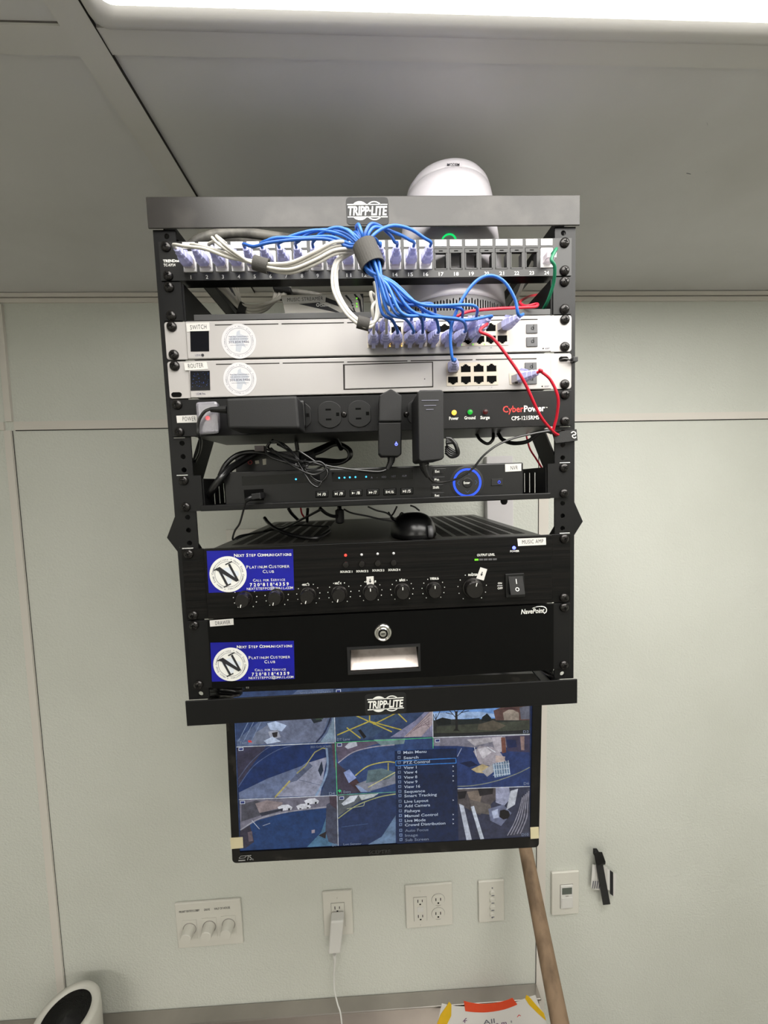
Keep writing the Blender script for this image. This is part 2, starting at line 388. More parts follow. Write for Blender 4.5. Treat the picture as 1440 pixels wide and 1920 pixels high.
# =================================================================== RACK FRAME
U = 0.04445
def uz(n): return -n*U
def hole_z(n, k): return -(n*U+(0.00635, 0.022225, 0.0381)[k])
HX = 0.2325
rack = thing('equipment_rack', 'black open wall-mounted equipment rack holding stacked network and audio gear', 'rack', (0, YW, -0.58))
used = {(n, k) for n in range(5) for k in range(3)} | {(6, 0), (6, 1), (6, 2)} | {(n, k) for n in (8, 9, 10, 11) for k in range(3)}
for s in (-1, 1):
    cells = []; zt = 0.0129
    zc = [(0.0095, 0.0), ]
    cells = [(0.0, 0.0135, 0.0065)]
    for n in range(12):
        b0 = uz(n); c = [hole_z(n, k) for k in range(3)]
        cuts = [b0, b0-0.0142875, b0-0.0301625, b0-U]
        for k in range(3): cells.append((cuts[k+1], cuts[k], c[k]))
    cells.append((-0.548, uz(12), -0.541))
    x0, x1 = sorted((s*0.2222, s*0.2475))
    r_ = obj('rail', plate_holes(B(), x0, x1, cells, s*HX, 0.0031, 0.0004, 0.0026), BLK, rack)
    # folded flanges of the upright
    bm = B(); box(bm, *sorted((s*0.2475, s*0.2453)), 0.0027, 0.042, -0.548, 0.0135)
    obj('rail_flange', bm, BLK, rack)
    for n in (5, 6, 8):
        xa, xb = sorted((s*0.2285, s*0.2415)) if s > 0 else sorted((s*0.2415, s*0.2285))
        obj('unit_mark', bx(xa, xb, 0.0000, 0.0005, uz(n)-0.0003, uz(n)+0.0005), WINK, rack)
    # top and bottom side members, front to wall
    for z0, z1, nm in ((0.0129, 0.047, 'top_side_member'), (-0.5805, -0.5745, 'bottom_side_member')):
        bm = B(); box(bm, *sorted((s*0.2452, s*0.2430)), 0.02, YW, z0, z1)
        zf = z1-0.002 if z0 > -0.1 else z0
        box(bm, *sorted((s*0.2430, s*0.2280)), 0.02, YW, zf-0.0 if z0 < -0.1 else z0, (zf+0.002) if z0 < -0.1 else z0+0.002)
        obj(nm, bm, BLK, rack, bev=0.0006)
    # K brace: two channels meeting near the middle of the upright, with an outward lip
    for sg in (1, -1):
        a = Vector((0, 0.000, -0.335)); b = Vector((0, 0.29, 0.02)) if sg > 0 else Vector((0, 0.23, -0.556))
        d = (b-a).normalized(); nrm = Vector((0, -d.z, d.y)); hw = 0.022
        q = [a-nrm*hw, b-nrm*hw, b+nrm*hw, a+nrm*hw]
        if sg > 0: q = [Vector((0, 0.004, -0.352)), q[1], q[2], Vector((0, 0.004, -0.300))]
        else: q = [Vector((0, 0.004, -0.318)), q[1], q[2], Vector((0, 0.004, -0.366))] if nrm.z < 0 else [Vector((0, 0.004, -0.366)), q[1], q[2], Vector((0, 0.004, -0.318))]
        bm = B(); X0 = s*0.2410
        prism(bm, [(X0, p.y, p.z) for p in q], (s*0.002, 0, 0))
        obj('side_brace', bm, BLK, rack)
    # outward lip where the braces meet (seen beside the uprights)
    pr = [(0.2480, -0.313), (0.2610, -0.342), (0.2480, -0.362)]
    bm = prism(B(), [(s*x, 0.0035, z) for x, z in pr], (0, 0.030, 0))
    obj('brace_lip', bm, BLK, rack, bev=0.001)
# front cross bars: folded channels
for z0, z1, nm, mt in ((0.0129, 0.0470, 'top_bar', BARM), (-0.5805, -0.5475, 'bottom_bar', BLK)):
    bm = B(); box(bm, -0.2508, 0.2508, -0.0035, -0.0015, z0, z1)
    zq = z1-0.002 if nm == 'top_bar' else z0
    box(bm, -0.2508, 0.2508, -0.0015, 0.016, zq, zq+0.002)
    obj(nm, bm, mt, rack, bev=0.0009)
obj('rear_bar', bx(-0.243, 0.243, YW-0.012, YW, 0.012, 0.047), BLK, rack)
obj('rear_bar', bx(-0.243, 0.243, YW-0.012, YW, -0.580, -0.546), BLK, rack)
# maker's badges
def badge(c, Y, hx, hz, ht, ang):
    """rounded plate with outlined lettering between two lines, a disc and a ring behind it"""
    cu, cv = c; o = P(cu, cv, Y); pts = []
    for qx, qz, a0 in ((1, 1, 0), (-1, 1, 90), (-1, -1, 180), (1, -1, 270)):
        for k in range(5):
            a = math.radians(a0+k*22.5); r_ = 0.0045
            pts.append((o.x+qx*(hx-r_)+r_*math.cos(a), Y-0.0006, o.z+qz*(hz-r_)+r_*math.sin(a)))
    bd = obj('badge', prism(B(), pts, (0, 0.0006, 0)), BPM, rack)
    X = lambda x, z: Vector((o.x+x, Y-0.0007, o.z+z))
    W = 0.0232
    bm = B()
    for z in (0.0068, -0.0068):
        box(bm, o.x-W, o.x+W, Y-0.0009, Y-0.0006, o.z+z-0.0005, o.z+z+0.0005)
    for cx, full in ((-0.0088, True), (0.0080, False)):
        for a0 in (0, 180):
            R0 = 0.0104; lo = math.degrees(math.asin(0.0068/R0)); a = [math.radians(a0+lo+k*(180-2*lo)/12) for k in range(13)]
            outer = [(o.x+cx+R0*math.cos(t), Y-0.0009, o.z+R0*math.sin(t)) for t in a]
            if full: prism(bm, outer, (0, 0.0003, 0))
            else:
                inn = [(o.x+cx+(R0-0.0011)*math.cos(t), Y-0.0009, o.z+(R0-0.0011)*math.sin(t)) for t in a]
                for k in range(12): prism(bm, [outer[k], outer[k+1], inn[k+1], inn[k]], (0, 0.0003, 0))
    obj('emblem_lines', bm, WINK, bd)
    letters('TRIPP·LITE', X(-W+0.0008, -0.0049), X(W-0.0004, -0.0049), 0.0098, Y-0.001, WINK, bd, bold=0.05, shear=0.15)
    return bd
badge((689, 396), -0.0035, 0.0245, 0.0150, 0.01, 0)
badge((723, 1319), -0.0035, 0.0265, 0.0140, 0.01, 0)

# shared screw
def screw_mesh():
    bm = B(); lathe(bm, [(0.0058, 0), (0.0058, -0.0012), (0.0050, -0.0027), (0.0034, -0.0037), (0.0016, -0.0041), (0.0, -0.0042)], (0, 0, 0), (0, 1, 0), 20)
    for f in bm.faces: f.smooth = True
    n0 = len(bm.faces)
    for dx, dz in ((0.0024, 0.00045), (0.00045, 0.0024)):
        box(bm, -dx, dx, -0.0044, -0.0030, -dz, dz)
    bm.faces.ensure_lookup_table()
    for f in bm.faces[n0:]: f.material_index = 1
    bmesh.ops.recalc_face_normals(bm, faces=bm.faces[:])
    me = bpy.data.meshes.new('rack_screw'); bm.to_mesh(me); bm.free(); me.materials.append(SCR); me.materials.append(DEEP)
    return me
SCREW = screw_mesh()
def screw(parent, s, n, k, Y=-0.002, x=None, z=None, sc=1.0):
    o = bpy.data.objects.new('rack_screw', SCREW); COL.objects.link(o); o.parent = parent; ORG[o.name] = ORG[parent.name]
    o.location = Vector((s*HX if x is None else x, Y, hole_z(n, k) if z is None else z))-ORG[parent.name]
    o.rotation_euler = (0, random.uniform(-0.7, 0.7), 0); o.scale = (sc, sc, sc)
    return o
def screws4(parent, n0, n1, Y=-0.002, skip=()):
    for s in (-1, 1):
        for n, k in ((n0, 0), (n1, 2)):
            if (s, n, k) not in skip: screw(parent, s, n, k, Y)

# =================================================================== PATCH PANEL (unit 1)
pp = thing('patch_panel', 'black 24-port patch panel at the top of the rack with numbered ports', 'patch panel', (0, 0, uz(1)))
PX0, PP = -0.2072, 0.01817
def portx(i): return PX0+(i-1)*PP
PT, PB_, OT, OB = -0.0008, uz(1)+0.0008, -0.0112, -0.0350
OW = 0.0078
bm = B(); y0, y1 = -0.0022, 0.0
box(bm, -0.2412, 0.2412, y0, y1, OT, PT); box(bm, -0.2412, 0.2412, y0, y1, PB_, OB)
box(bm, -0.2412, portx(1)-OW, y0, y1, OB, OT); box(bm, portx(24)+OW, 0.2412, y0, y1, OB, OT)
for i in range(1, 24): box(bm, portx(i)+OW, portx(i+1)-OW, y0, y1, OB, OT)
box(bm, -0.2215, 0.2215, y1, 0.015, PB_, PB_+0.0015); box(bm, -0.2215, 0.2215, y1, 0.010, PT-0.0015, PT)
obj('panel', bm, PANB, pp)
def lab_b(): return bx(portx(1)-0.0070, portx(1)+0.0070, y0-0.0006, y0, -0.0090, -0.0018)
first_lab = obj('port_label', lab_b(), WIN, pp)
bm = B(); x = portx(1)
box(bm, x-0.0074, x+0.0074, y0-0.0012, 0.006, -0.0346, -0.0120)
jk = bm; obj_j = obj('keystone_jack', jk, JACK, pp, bev=0.0006)
for i in range(2, 25):
    inst(first_lab, 'port_label', pp, (PP*(i-1), 0, 0))
    if i <= 16 or i == 24: inst(obj_j, 'keystone_jack', pp, (PP*(i-1), 0, 0))
bf = None
for i in range(17, 25):
    x = portx(i)
    if i == 17:
        bm = B(); a, b_ = 0.0076, 0.0062
        box(bm, x-a, x+a, y0-0.0008, 0.001, -0.0165, -0.0122)
        box(bm, x-a, x-b_, y0-0.0004, 0.007, -0.0345, -0.0165); box(bm, x+b_, x+a, y0-0.0004, 0.007, -0.0345, -0.0165)
        box(bm, x-a, x+a, y0-0.0004, 0.009, -0.0352, -0.0338)
        bf = obj('blank_port_frame', bm, PANB, pp); sl = obj('latch_slot', bx(x-0.0023, x+0.0023, y0-0.0011, y0-0.0007, -0.0148, -0.0140), DEEP, pp)
    elif i < 24:
        inst(bf, 'blank_port_frame', pp, (PP*(i-17), 0, 0)); inst(sl, 'latch_slot', pp, (PP*(i-17), 0, 0))
bm = B()
for i in range(1, 25):
    s_ = str(i); hw = 0.0014*len(s_)
    letters(s_, (portx(i)-hw, 0, -0.0421), (portx(i)+hw, 0, -0.0421), 0.0042, y0-0.0002, None, pp, bold=0.015, bm=bm)
bmesh.ops.translate(bm, verts=bm.verts[:], vec=-ORG[pp.name]); me = bpy.data.meshes.new('port_numbers'); bm.to_mesh(me); bm.free(); link('port_numbers', me, WINK, pp)
lett('TRENDnet', 306, 492, 339, 491, 5.2, -0.0024, WINK, pp, bold=0.05)
lett('TC-KP24', 307, 499.5, 329, 499, 5.0, -0.0024, WINK, pp, bold=0.02)
screws4(pp, 0, 0)

# =================================================================== SHELF (unit 2), modem, streamer
sh = thing('rack_shelf', 'black steel shelf under the patch panel carrying the white modem', 'shelf', (0, 0, uz(2)))
bm = B()
for s in (-1, 1):
    box(bm, *sorted((s*0.2190, s*0.2412)), -0.0022, 0.0, uz(2)+0.0008, uz(1)-0.0008)
    box(bm, *sorted((s*0.2190, s*0.2170)), 0.0, 0.32, uz(2)+0.0008, uz(1)-0.002)
box(bm, -0.2170, 0.2170, 0.002, 0.32, uz(2)+0.0008, uz(2)+0.0026)
obj('tray', bm, BLK, sh)
obj('front_lip', bx(-0.208, 0.2165, -0.0006, 0.002, uz(2)+0.0010, uz(2)+0.0080), SHELFM, sh, bev=0.0006)
screws4(sh, 1, 1)
SHZ = uz(2)+0.0027
mo = thing('modem', 'white rounded tower modem with green light arc standing behind the patch panel', 'modem', (0.113, 0.088, SHZ))
MC = (0.1130, 0.0880)
prof = [(0.060, 0.0), (0.0715, 0.004), (0.0745, 0.012), (0.0750, 0.030)]
bm = lathe(B(), prof, (MC[0], MC[1], SHZ), n=64); obj('vent_base', bm, MODG, mo, smooth=True)
body = [(0.0755, 0.030), (0.0760, 0.034), (0.0725, 0.08), (0.0675, 0.13), (0.0625, 0.165), (0.0605, 0.180), (0.0585, 0.189)]
bm = lathe(B(), body, (MC[0], MC[1], SHZ), n=64); obj('body', bm, MODW, mo, smooth=True)
capp = [(0.0580, 0.1895), (0.0575, 0.193), (0.0555, 0.199), (0.0505, 0.206), (0.0420, 0.2115), (0.029, 0.2152), (0.012, 0.2168), (0.0, 0.217)]
bm = lathe(B(), capp, (MC[0], MC[1], SHZ), n=64); obj('lid', bm, MODW, mo, smooth=True)
bm = B()
for k in range(-26, 27):
    a = -PI/2+k*0.052
    c_ = Vector((MC[0]+0.0752*math.cos(a), MC[1]+0.0752*math.sin(a), SHZ+0.020)); t = Vector((-math.sin(a), math.cos(a), 0)); nn = Vector((math.cos(a), math.sin(a), 0))
    q = [c_-t*0.0009+Vector((0, 0, -0.008)), c_+t*0.0009+Vector((0, 0, -0.008)), c_+t*0.0009+Vector((0, 0, 0.0085)), c_-t*0.0009+Vector((0, 0, 0.0085))]
    prism(bm, [p_-nn*0.0008 for p_ in q], nn*0.0004)
sl = obj('vent_slots', bm, DEEP, mo); sl['kind'] = 'stuff'
# light ring on the front
def on_mod(u, v, dr=0.0):
    d = ray(u, v); t = 0.3
    for _ in range(40):
        p = CAM+d*t; h = p.z-SHZ; r_ = 0.0755
        for (ra, ha), (rb, hb) in zip(body+capp[1:], body[1:]+capp[1:][1:]):
            if ha <= h <= hb: r_ = ra+(rb-ra)*(h-ha)/max(hb-ha, 1e-6)
        r_ += dr
        e = math.hypot(p.x-MC[0], p.y-MC[1])-r_
        t += e/d.length*0.7
    return CAM+d*t
c0 = on_mod(841.5, 452); R0 = 0.0083
bm = B(); ringp = []
for k in range(33):
    a = 2*PI*k/32; x_ = c0.x+R0*math.cos(a); z_ = c0.z+R0*math.sin(a); h = z_-SHZ; r_ = 0.0755+(0.0640-0.0755)*(h-0.03)/0.157
    dx = x_-MC[0]; ringp.append(Vector((x_, MC[1]-math.sqrt(max(r_*r_-dx*dx, 0))-0.0004, z_)))
tube(bm, ringp, 0.0011, 6, per=0); obj('light_ring', bm, G_RING, mo)
pl_, pr_ = on_mod(838.5, 310.5, 0.0003), on_mod(861.5, 310.5, 0.0003)
bm = B()
q = [on_mod(u, v, 0.0008) for u, v in ((834, 301), (866, 301), (866, 313.5), (834, 313.5))]
st = obj('label_sticker', prism(bm, q, (0, 0.0005, -0.0004)), MODW, mo)
a, b = on_mod(838.5, 311, 0.0015), on_mod(861.5, 311, 0.0015)
letters('MODEM', a, b, 0.0052, 0, INK, st, bold=0.01, up=(on_mod(849, 303, 0.0015)-on_mod(849, 311, 0.0015)).normalized())

ms = thing('music_streamer', 'small grey music streamer box with black swirls on the shelf beside the modem', 'streamer', (-0.06, 0.03, SHZ))
sy = 0.030
bm = B(); q = [(526, 553), (680, 549.5), (682, 592), (547, 592), (537, 588), (529, 565)]
pts = [P(u, v, sy) for u, v in q]
pts[2].z = pts[3].z = SHZ; pts[4].z = SHZ+0.006
obj('case', prism(bm, pts, (0, 0.085, 0)), mat('streamer_grey', (186, 182, 174), 0.45), ms, bev=0.0008)
bm = B()
def swirl(bm, px, Y):
    prism(bm, [P(u, v, Y) for u, v in px], (0, 0.0002, 0))
for px in ([(560, 570), (600, 567), (640, 587), (631, 586)], [(610, 557), (650, 572), (668, 588), (664, 590), (640, 576), (610, 566)],
           [(650, 553), (660, 565), (666, 583), (671, 588), (664, 586), (657, 566), (646, 554)], [(666, 551), (676, 562), (680, 586), (676, 587), (672, 564), (663, 552)],
           [(675, 551), (681, 551), (682, 588), (680, 588), (680, 560)]):
    swirl(bm, px, sy-0.0003)
obj('swirl_print', bm, INK, ms)
sticker([(528, 557), (611, 553.5), (610, 565.5), (531, 570)], sy-0.0003, 'MUSIC STREAMER', (539, 565.5, 606, 562.5), 7, ms)
lett('Channels', 600, 575, 620, 574, 4.5, sy-0.0006, WINK, ms, bold=0.04)
lett('Dynamic', 600, 571, 616, 570, 3.5, sy-0.0006, WINK, ms, bold=0.04)
c_ = P(596, 572, sy); obj('emblem', ring(c_.x, c_.z, 0.0012, 0.0021, sy-0.0006, 0.0002, 16), WINK, ms)
for k, v in enumerate((559.5, 564.5, 569.5, 575)):
    c_ = P(669, v, sy); obj('status_light', disc(c_.x, c_.z, 0.0009, sy-0.0006, 0.0006, 10), G_LIME if k in (0, 2, 3) else WINK, ms)
    lett('on', 659.5, v+1.5, 664.5, v+1.3, 2.6, sy-0.0006, WINK, ms, bold=0.05)

# =================================================================== SWITCH and ROUTER (units 3 and 4)
def silver_unit(name, label, n, cat):
    t = thing(name, label, cat, (0, 0, uz(n+1)))
    z0, z1 = uz(n+1)+0.0011, uz(n)-0.0011
    bm = B(); box(bm, -0.2165, 0.2150, -0.0045, 0.0, z0, z1); obj('face_plate', bm, SIL, t, bev=0.0007)
    obj('case', bx(-0.2130, 0.2120, 0.0, 0.28, z0+0.0015, z1-0.0012), SHELFM, t)
    for s, xa, xb in ((-1, -0.2410, -0.2170), (1, 0.2155, 0.2410)):
        pts = []
        rr = 0.003
        for qx, qz, a0 in ((1, 1, 0), (-1, 1, 90), (-1, -1, 180), (1, -1, 270)):
            rc = rr if qx == s else 0.0005
            cx = (xb-rc) if qx > 0 else (xa+rc); czz = (z1-rc) if qz > 0 else (z0+rc)
            for k in range(4): a = math.radians(a0+k*30); pts.append((cx+rc*math.cos(a), -0.0030, czz+rc*math.sin(a)))
        obj('mounting_ear', prism(B(), pts, (0, 0.0030, 0)), SIL, t)
    return t
sw = silver_unit('network_switch', 'silver network switch above the router, full of purple-booted patch cords', 2, 'network switch')
rt = silver_unit('router', 'silver router with eight ports and wide drive bay, below the switch', 3, 'router')
YS = -0.0045
def vents(t, segs, v0, v1):                      # thin dark line in segments along the top
    bm = B()
    for a, b in segs:
        va = v0+(v1-v0)*(a-400)/600; vb = v0+(v1-v0)*(b-400)/600
        prism(bm, [P(a, va-0.9, YS), P(b, vb-0.9, YS), P(b, vb+0.9, YS), P(a, va+0.9, YS)], (0, -0.0002, 0))
    obj('vent_line', bm, GAP, t)
vents(sw, [(403, 522), (528, 645), (651, 762), (768, 885), (891, 1008)], 609.5, 599)
vents(rt, [(405, 524), (530, 645), (651, 764), (770, 886), (892, 1006)], 683.3, 672.5)
for t, cc, rr_, nm in ((sw, (448, 640), 30.5, 0), (rt, (450, 711), 29.5, 1)):
    v = cc[1]
    sc_ = obj('screen', slab([(356.5, v-19), (391.5, v-19.5), (392, v+18.5), (357.5, v+19)] if nm == 0 else [(356.5, v-15.5), (393, v-16), (394, v+20.5), (357.5, v+21.5)], YS-0.0004, 0.0004), mat('screen_black_%d' % nm, (6, 7, 14), 0.15), t)
    if nm:
        bm = B()
        for _ in range(46):
            u, w_ = random.uniform(360, 391), random.uniform(v-13, v+18); p_ = P(u, w_, YS-0.0005); r_ = random.uniform(0.00012, 0.0004)
            prism(bm, [(p_.x-r_, YS-0.0005, p_.z), (p_.x, YS-0.0005, p_.z-r_), (p_.x+r_, YS-0.0005, p_.z), (p_.x, YS-0.0005, p_.z+r_)], (0, -0.0001, 0))
        obj('star_pattern', bm, glow('screen_stars', (70, 120, 220), 0.8), sc_)
    c_ = P(cc[0], cc[1], YS); R = rr_/1535.0
    stk = obj('round_sticker', disc(c_.x, c_.z, R, YS-0.0003, 0.0003, 48), mat('round_sticker_white_%d' % nm, (192, 191, 193), 0.5), t)
    obj('sticker_ring', ring(c_.x, c_.z, R*0.735, R*0.75, YS-0.0004, 0.0001, 48), GINK, stk)
    # circular wording
    bm = B(); s_ = '♦ Next Step Communications '*0 + '* Next Step Communications * Next Step Communications '
    n_ = len(s_)
    for k, ch in enumerate(s_):
        if ch == ' ': continue
        a = math.radians(100)-2*PI*k/n_
        ex = Vector((math.sin(a), 0, -math.cos(a))); mid = Vector((c_.x+math.cos(a)*R*0.80, 0, c_.z+math.sin(a)*R*0.80)); hw = 0.00052
        letters(ch, mid-ex*hw, mid+ex*hw, 0.0016, YS-0.00042, None, stk, bold=0.02, bm=bm)
    bmesh.ops.translate(bm, verts=bm.verts[:], vec=-ORG[t.name]); me = bpy.data.meshes.new('lettering'); bm.to_mesh(me); bm.free(); link('lettering', me, GINK, stk)
    bm = B()
    prism(bm, [(c_.x+R*a_*0.9, YS-0.00036, c_.z+R*b_*0.9) for a_, b_ in ((-.1, .6), (.1, .72), (.12, .45), (.5, .3), (.62, .12), (.3, -.1), (.45, -.42), (.2, -.3), (.05, -.7), (-.25, -.62), (-.2, -.2), (-.62, .05), (-.5, .34), (-.15, .36))], (0, -0.00002, 0))
    obj('sticker_map', bm, mat('sticker_map_%d' % nm, (168, 172, 180), 0.6), stk)
    for s2, dz, wd, hh in (('Next Step Communications', 0.0046, 0.0112, 0.0016), ('FOR SERVICE CONTACT', 0.0018, 0.0112, 0.0015), ('303.834.9486', -0.0022, 0.0118, 0.0027), ('www.nextstepcommunications', -0.0048, 0.0100, 0.0010)):
        letters(s2, (c_.x-wd, 0, c_.z+dz), (c_.x+wd, 0, c_.z+dz+0.0001), hh, YS-0.00045, GINK, stk, bold=0.015)
sticker([(349, 606.5), (392, 604.5), (393, 620), (351, 622)], YS, 'SWITCH', (357, 618, 387.5, 616.5), 8.5, sw)
sticker([(345, 680.5), (387, 678.5), (390, 692), (347, 694.5)], YS, 'ROUTER', (353, 690.5, 381.5, 688.5), 8.5, rt)
lett('USW', 366, 668, 377, 667.6, 3.8, YS-0.0002, GINK, sw, bold=0.03)
c_ = P(380, 666, YS); bm = ring(c_.x, c_.z, 0.0, 0.0017, YS-0.0003, 0.0002, 16); obj('pro_mark', bm, INK, sw)
lett('UDM Pro', 368, 740.5, 385, 740, 4.2, YS-0.0002, GINK, rt, bold=0.02)
lett('RESET', 1022, 655, 1031, 654.8, 3.0, YS-0.0002, GINK, sw); lett('RESET', 1021, 726, 1030, 725.8, 3.0, YS-0.0002, GINK, rt)
for t, u, v in ((sw, 1018.5, 653.5), (rt, 1016.5, 724.5)):
    c_ = P(u, v, YS); obj('reset_hole', disc(c_.x, c_.z, 0.0008, YS-0.0003, 0.0003, 12), DEEP, t)
# port blocks
def rj_port(bm, x, z, up, w_=0.0116, h=0.0088):
    """dark T-shaped opening; up=-1 puts the latch notch below"""
    y = YS-0.0006; hw = w_/2; hh = h/2; s = up
    pts = [(-hw, -hh*s), (hw, -hh*s), (hw, hh*s*0.62), (hw*0.55, hh*s*0.62), (hw*0.55, hh*s*0.85), (hw*0.28, hh*s*0.85), (hw*0.28, hh*s*1.15), (-hw*0.28, hh*s*1.15), (-hw*0.28, hh*s*0.85), (-hw*0.55, hh*s*0.85), (-hw*0.55, hh*s*0.62), (-hw, hh*s*0.62)]
    prism(bm, [(x+a_, y, z+b_) for a_, b_ in pts], (0, 0.0006, 0))
    return bm
def colx(i): return 0.0002+i*0.0139+(0.0022 if i >= 6 else 0)
SWT, SWB = -0.1032, -0.1172
for a, b in ((0, 5), (6, 11)):
    obj('port_block', bx(colx(a)-0.0072, colx(b)+0.0072, YS-0.0005, YS+0.001, SWB-0.0070, SWT+0.0068), PORTM, sw)
p0 = obj('port', rj_port(B(), colx(0), SWT, 1), DEEP, sw); p1 = obj('port', rj_port(B(), colx(0), SWB, -1), DEEP, sw)
for i in range(1, 12):
    inst(p0, 'port', sw, (colx(i)-colx(0), 0, 0)); inst(p1, 'port', sw, (colx(i)-colx(0), 0, 0))
for i, mt in ((1, G_AMB), (2, G_AMB), (6, G_AMB), (7, G_LIME), (8, G_LIME), (9, G_LIME)):
    obj('port_light', bx(colx(i)+0.0052, colx(i)+0.0064, YS-0.0009, YS-0.0005, SWB-0.0060, SWB-0.0048), mt, sw)
    if i < 3: obj('port_light', bx(colx(i)+0.0052, colx(i)+0.0064, YS-0.0009, YS-0.0005, SWB-0.0030, SWB-0.0018), mt, sw)
bm = B()
for i in range(12):
    letters(str(2*i+2), (colx(i)-0.0012, 0, SWB-0.0100), (colx(i)+0.0012, 0, SWB-0.0100), 0.0014, YS-0.0002, None, sw, bm=bm)
bmesh.ops.translate(bm, verts=bm.verts[:], vec=-ORG[sw.name]); me = bpy.data.meshes.new('port_numbers'); bm.to_mesh(me); bm.free(); link('port_numbers', me, GINK, sw)
RX = [0.0946+0.0157*i for i in range(4)]; RZ = (-0.1504, -0.1640)
obj('port_block', bx(RX[0]-0.0078, RX[3]+0.0078, YS-0.0005, YS+0.001, RZ[1]-0.0066, RZ[0]+0.0068), PORTM, rt)
p0 = obj('port', rj_port(B(), RX[0], RZ[0], 1, 0.0118, 0.0086), DEEP, rt); p1 = obj('port', rj_port(B(), RX[0], RZ[1], -1, 0.0118, 0.0086), DEEP, rt)
for i in range(1, 4):
    inst(p0, 'port', rt, (RX[i]-RX[0], 0, 0)); inst(p1, 'port', rt, (RX[i]-RX[0], 0, 0))
for i, (a, b) in enumerate(((1, 2), (3, 4), (5, 6), (7, 8))):
    letters(str(a), (RX[i]-0.0005, 0, RZ[0]+0.0090), (RX[i]+0.0005, 0, RZ[0]+0.0090), 0.0013, YS-0.0002, GINK, rt)
    letters(str(b), (RX[i]-0.0005, 0, RZ[1]-0.0098), (RX[i]+0.0005, 0, RZ[1]-0.0098), 0.0013, YS-0.0002, GINK, rt)
wx = P(968, 711, YS)
obj('port_block', slab([(954.5, 700), (979.5, 699.5), (980, 720.5), (955.5, 721)], YS-0.0005, 0.001), PORTM, rt)
obj('port', rj_port(B(), wx.x, wx.z, -1, 0.0120, 0.0090), DEEP, rt)
# pluggable module bays
for t, q in ((sw, [(987, 607.5), (1008, 607), (1008.5, 624.5), (987, 625)]), (sw, [(987, 632), (1008.5, 631), (1008.5, 649.5), (987.5, 650)]),
             (rt, [(984.5, 679.5), (1006.5, 679), (1007, 697), (984.5, 697.5)]), (rt, [(984.5, 702), (1007, 701.5), (1007, 720), (985, 720.5)])):
    o_ = obj('module_bay', slab(q, YS-0.0012, 0.0012), DGREY, t, bev=0.0006)
    cu = sum(p_[0] for p_ in q)/4; cv = sum(p_[1] for p_ in q)/4; c_ = P(cu, cv, YS)
    bm = B(); ring(c_.x, c_.z, 0.0011, 0.0019, YS-0.0015, 0.0003, 12, bm); box(bm, c_.x+0.0010, c_.x+0.0018, YS-0.0015, YS-0.0012, c_.z-0.002, c_.z+0.004)
    obj('pull_mark', bm, INK, o_)
# drive bay of the router
q = [(643, 683), (812, 678), (812.5, 726), (644, 731)]
dv = obj('drive_bay', slab(q, YS-0.0003, 0.0003), GAP, rt)
q = [(646.5, 685), (810, 680), (810.5, 724), (647, 728.8)]
tr = obj('drive_tray', slab(q, YS-0.0009, 0.0006), SIL, dv)
c_ = P(796, 711, YS); obj('pin_hole', disc(c_.x, c_.z, 0.0006, YS-0.0011, 0.0003, 10), DEEP, dv)
# ears: round screws and the two empty slots of the router
for s, n, k in ((-1, 2, 0), (-1, 2, 2), (1, 2, 0), (1, 2, 2)): screw(sw, s, n, k, -0.003)
for s, n, k in ((-1, 3, 0), (1, 3, 2)): screw(rt, s, n, k, -0.003)
for u, v in ((331, 740), (1057, 673)):
    c_ = P(u, v, -0.0032); bm = B()
    pts = [(c_.x+sx*0.0032+0.0028*math.cos(a), -0.0034, c_.z+0.0028*math.sin(a)) for sx, r0 in ((1, -90), (-1, 90)) for a in [math.radians(r0+k*30) for k in range(7)]]
    prism(bm, pts, (0, 0.0006, 0)); obj('ear_slot', bm, DEEP, rt)
zt_ = thing('cable_tie', 'short black cable tie looped through the right ear slot of the router', 'cable tie', tuple(P(1060, 673, -0.005)))
tube_pts = [P(u, v, Y) for u, v, Y in ((1050, 676, -0.0035), (1058, 673, -0.007), (1072, 675, -0.006), (1081, 676, 0.000), (1082, 676, 0.006))]
obj('strap', tube(B(), tube_pts, 0.0011, 6), CBLK, zt_); c_ = P(1076, 675, -0.006)
obj('locking_head', bx(c_.x-0.003, c_.x+0.003, -0.010, -0.003, c_.z-0.0028, c_.z+0.0028), CBLK, zt_, bev=0.0005)

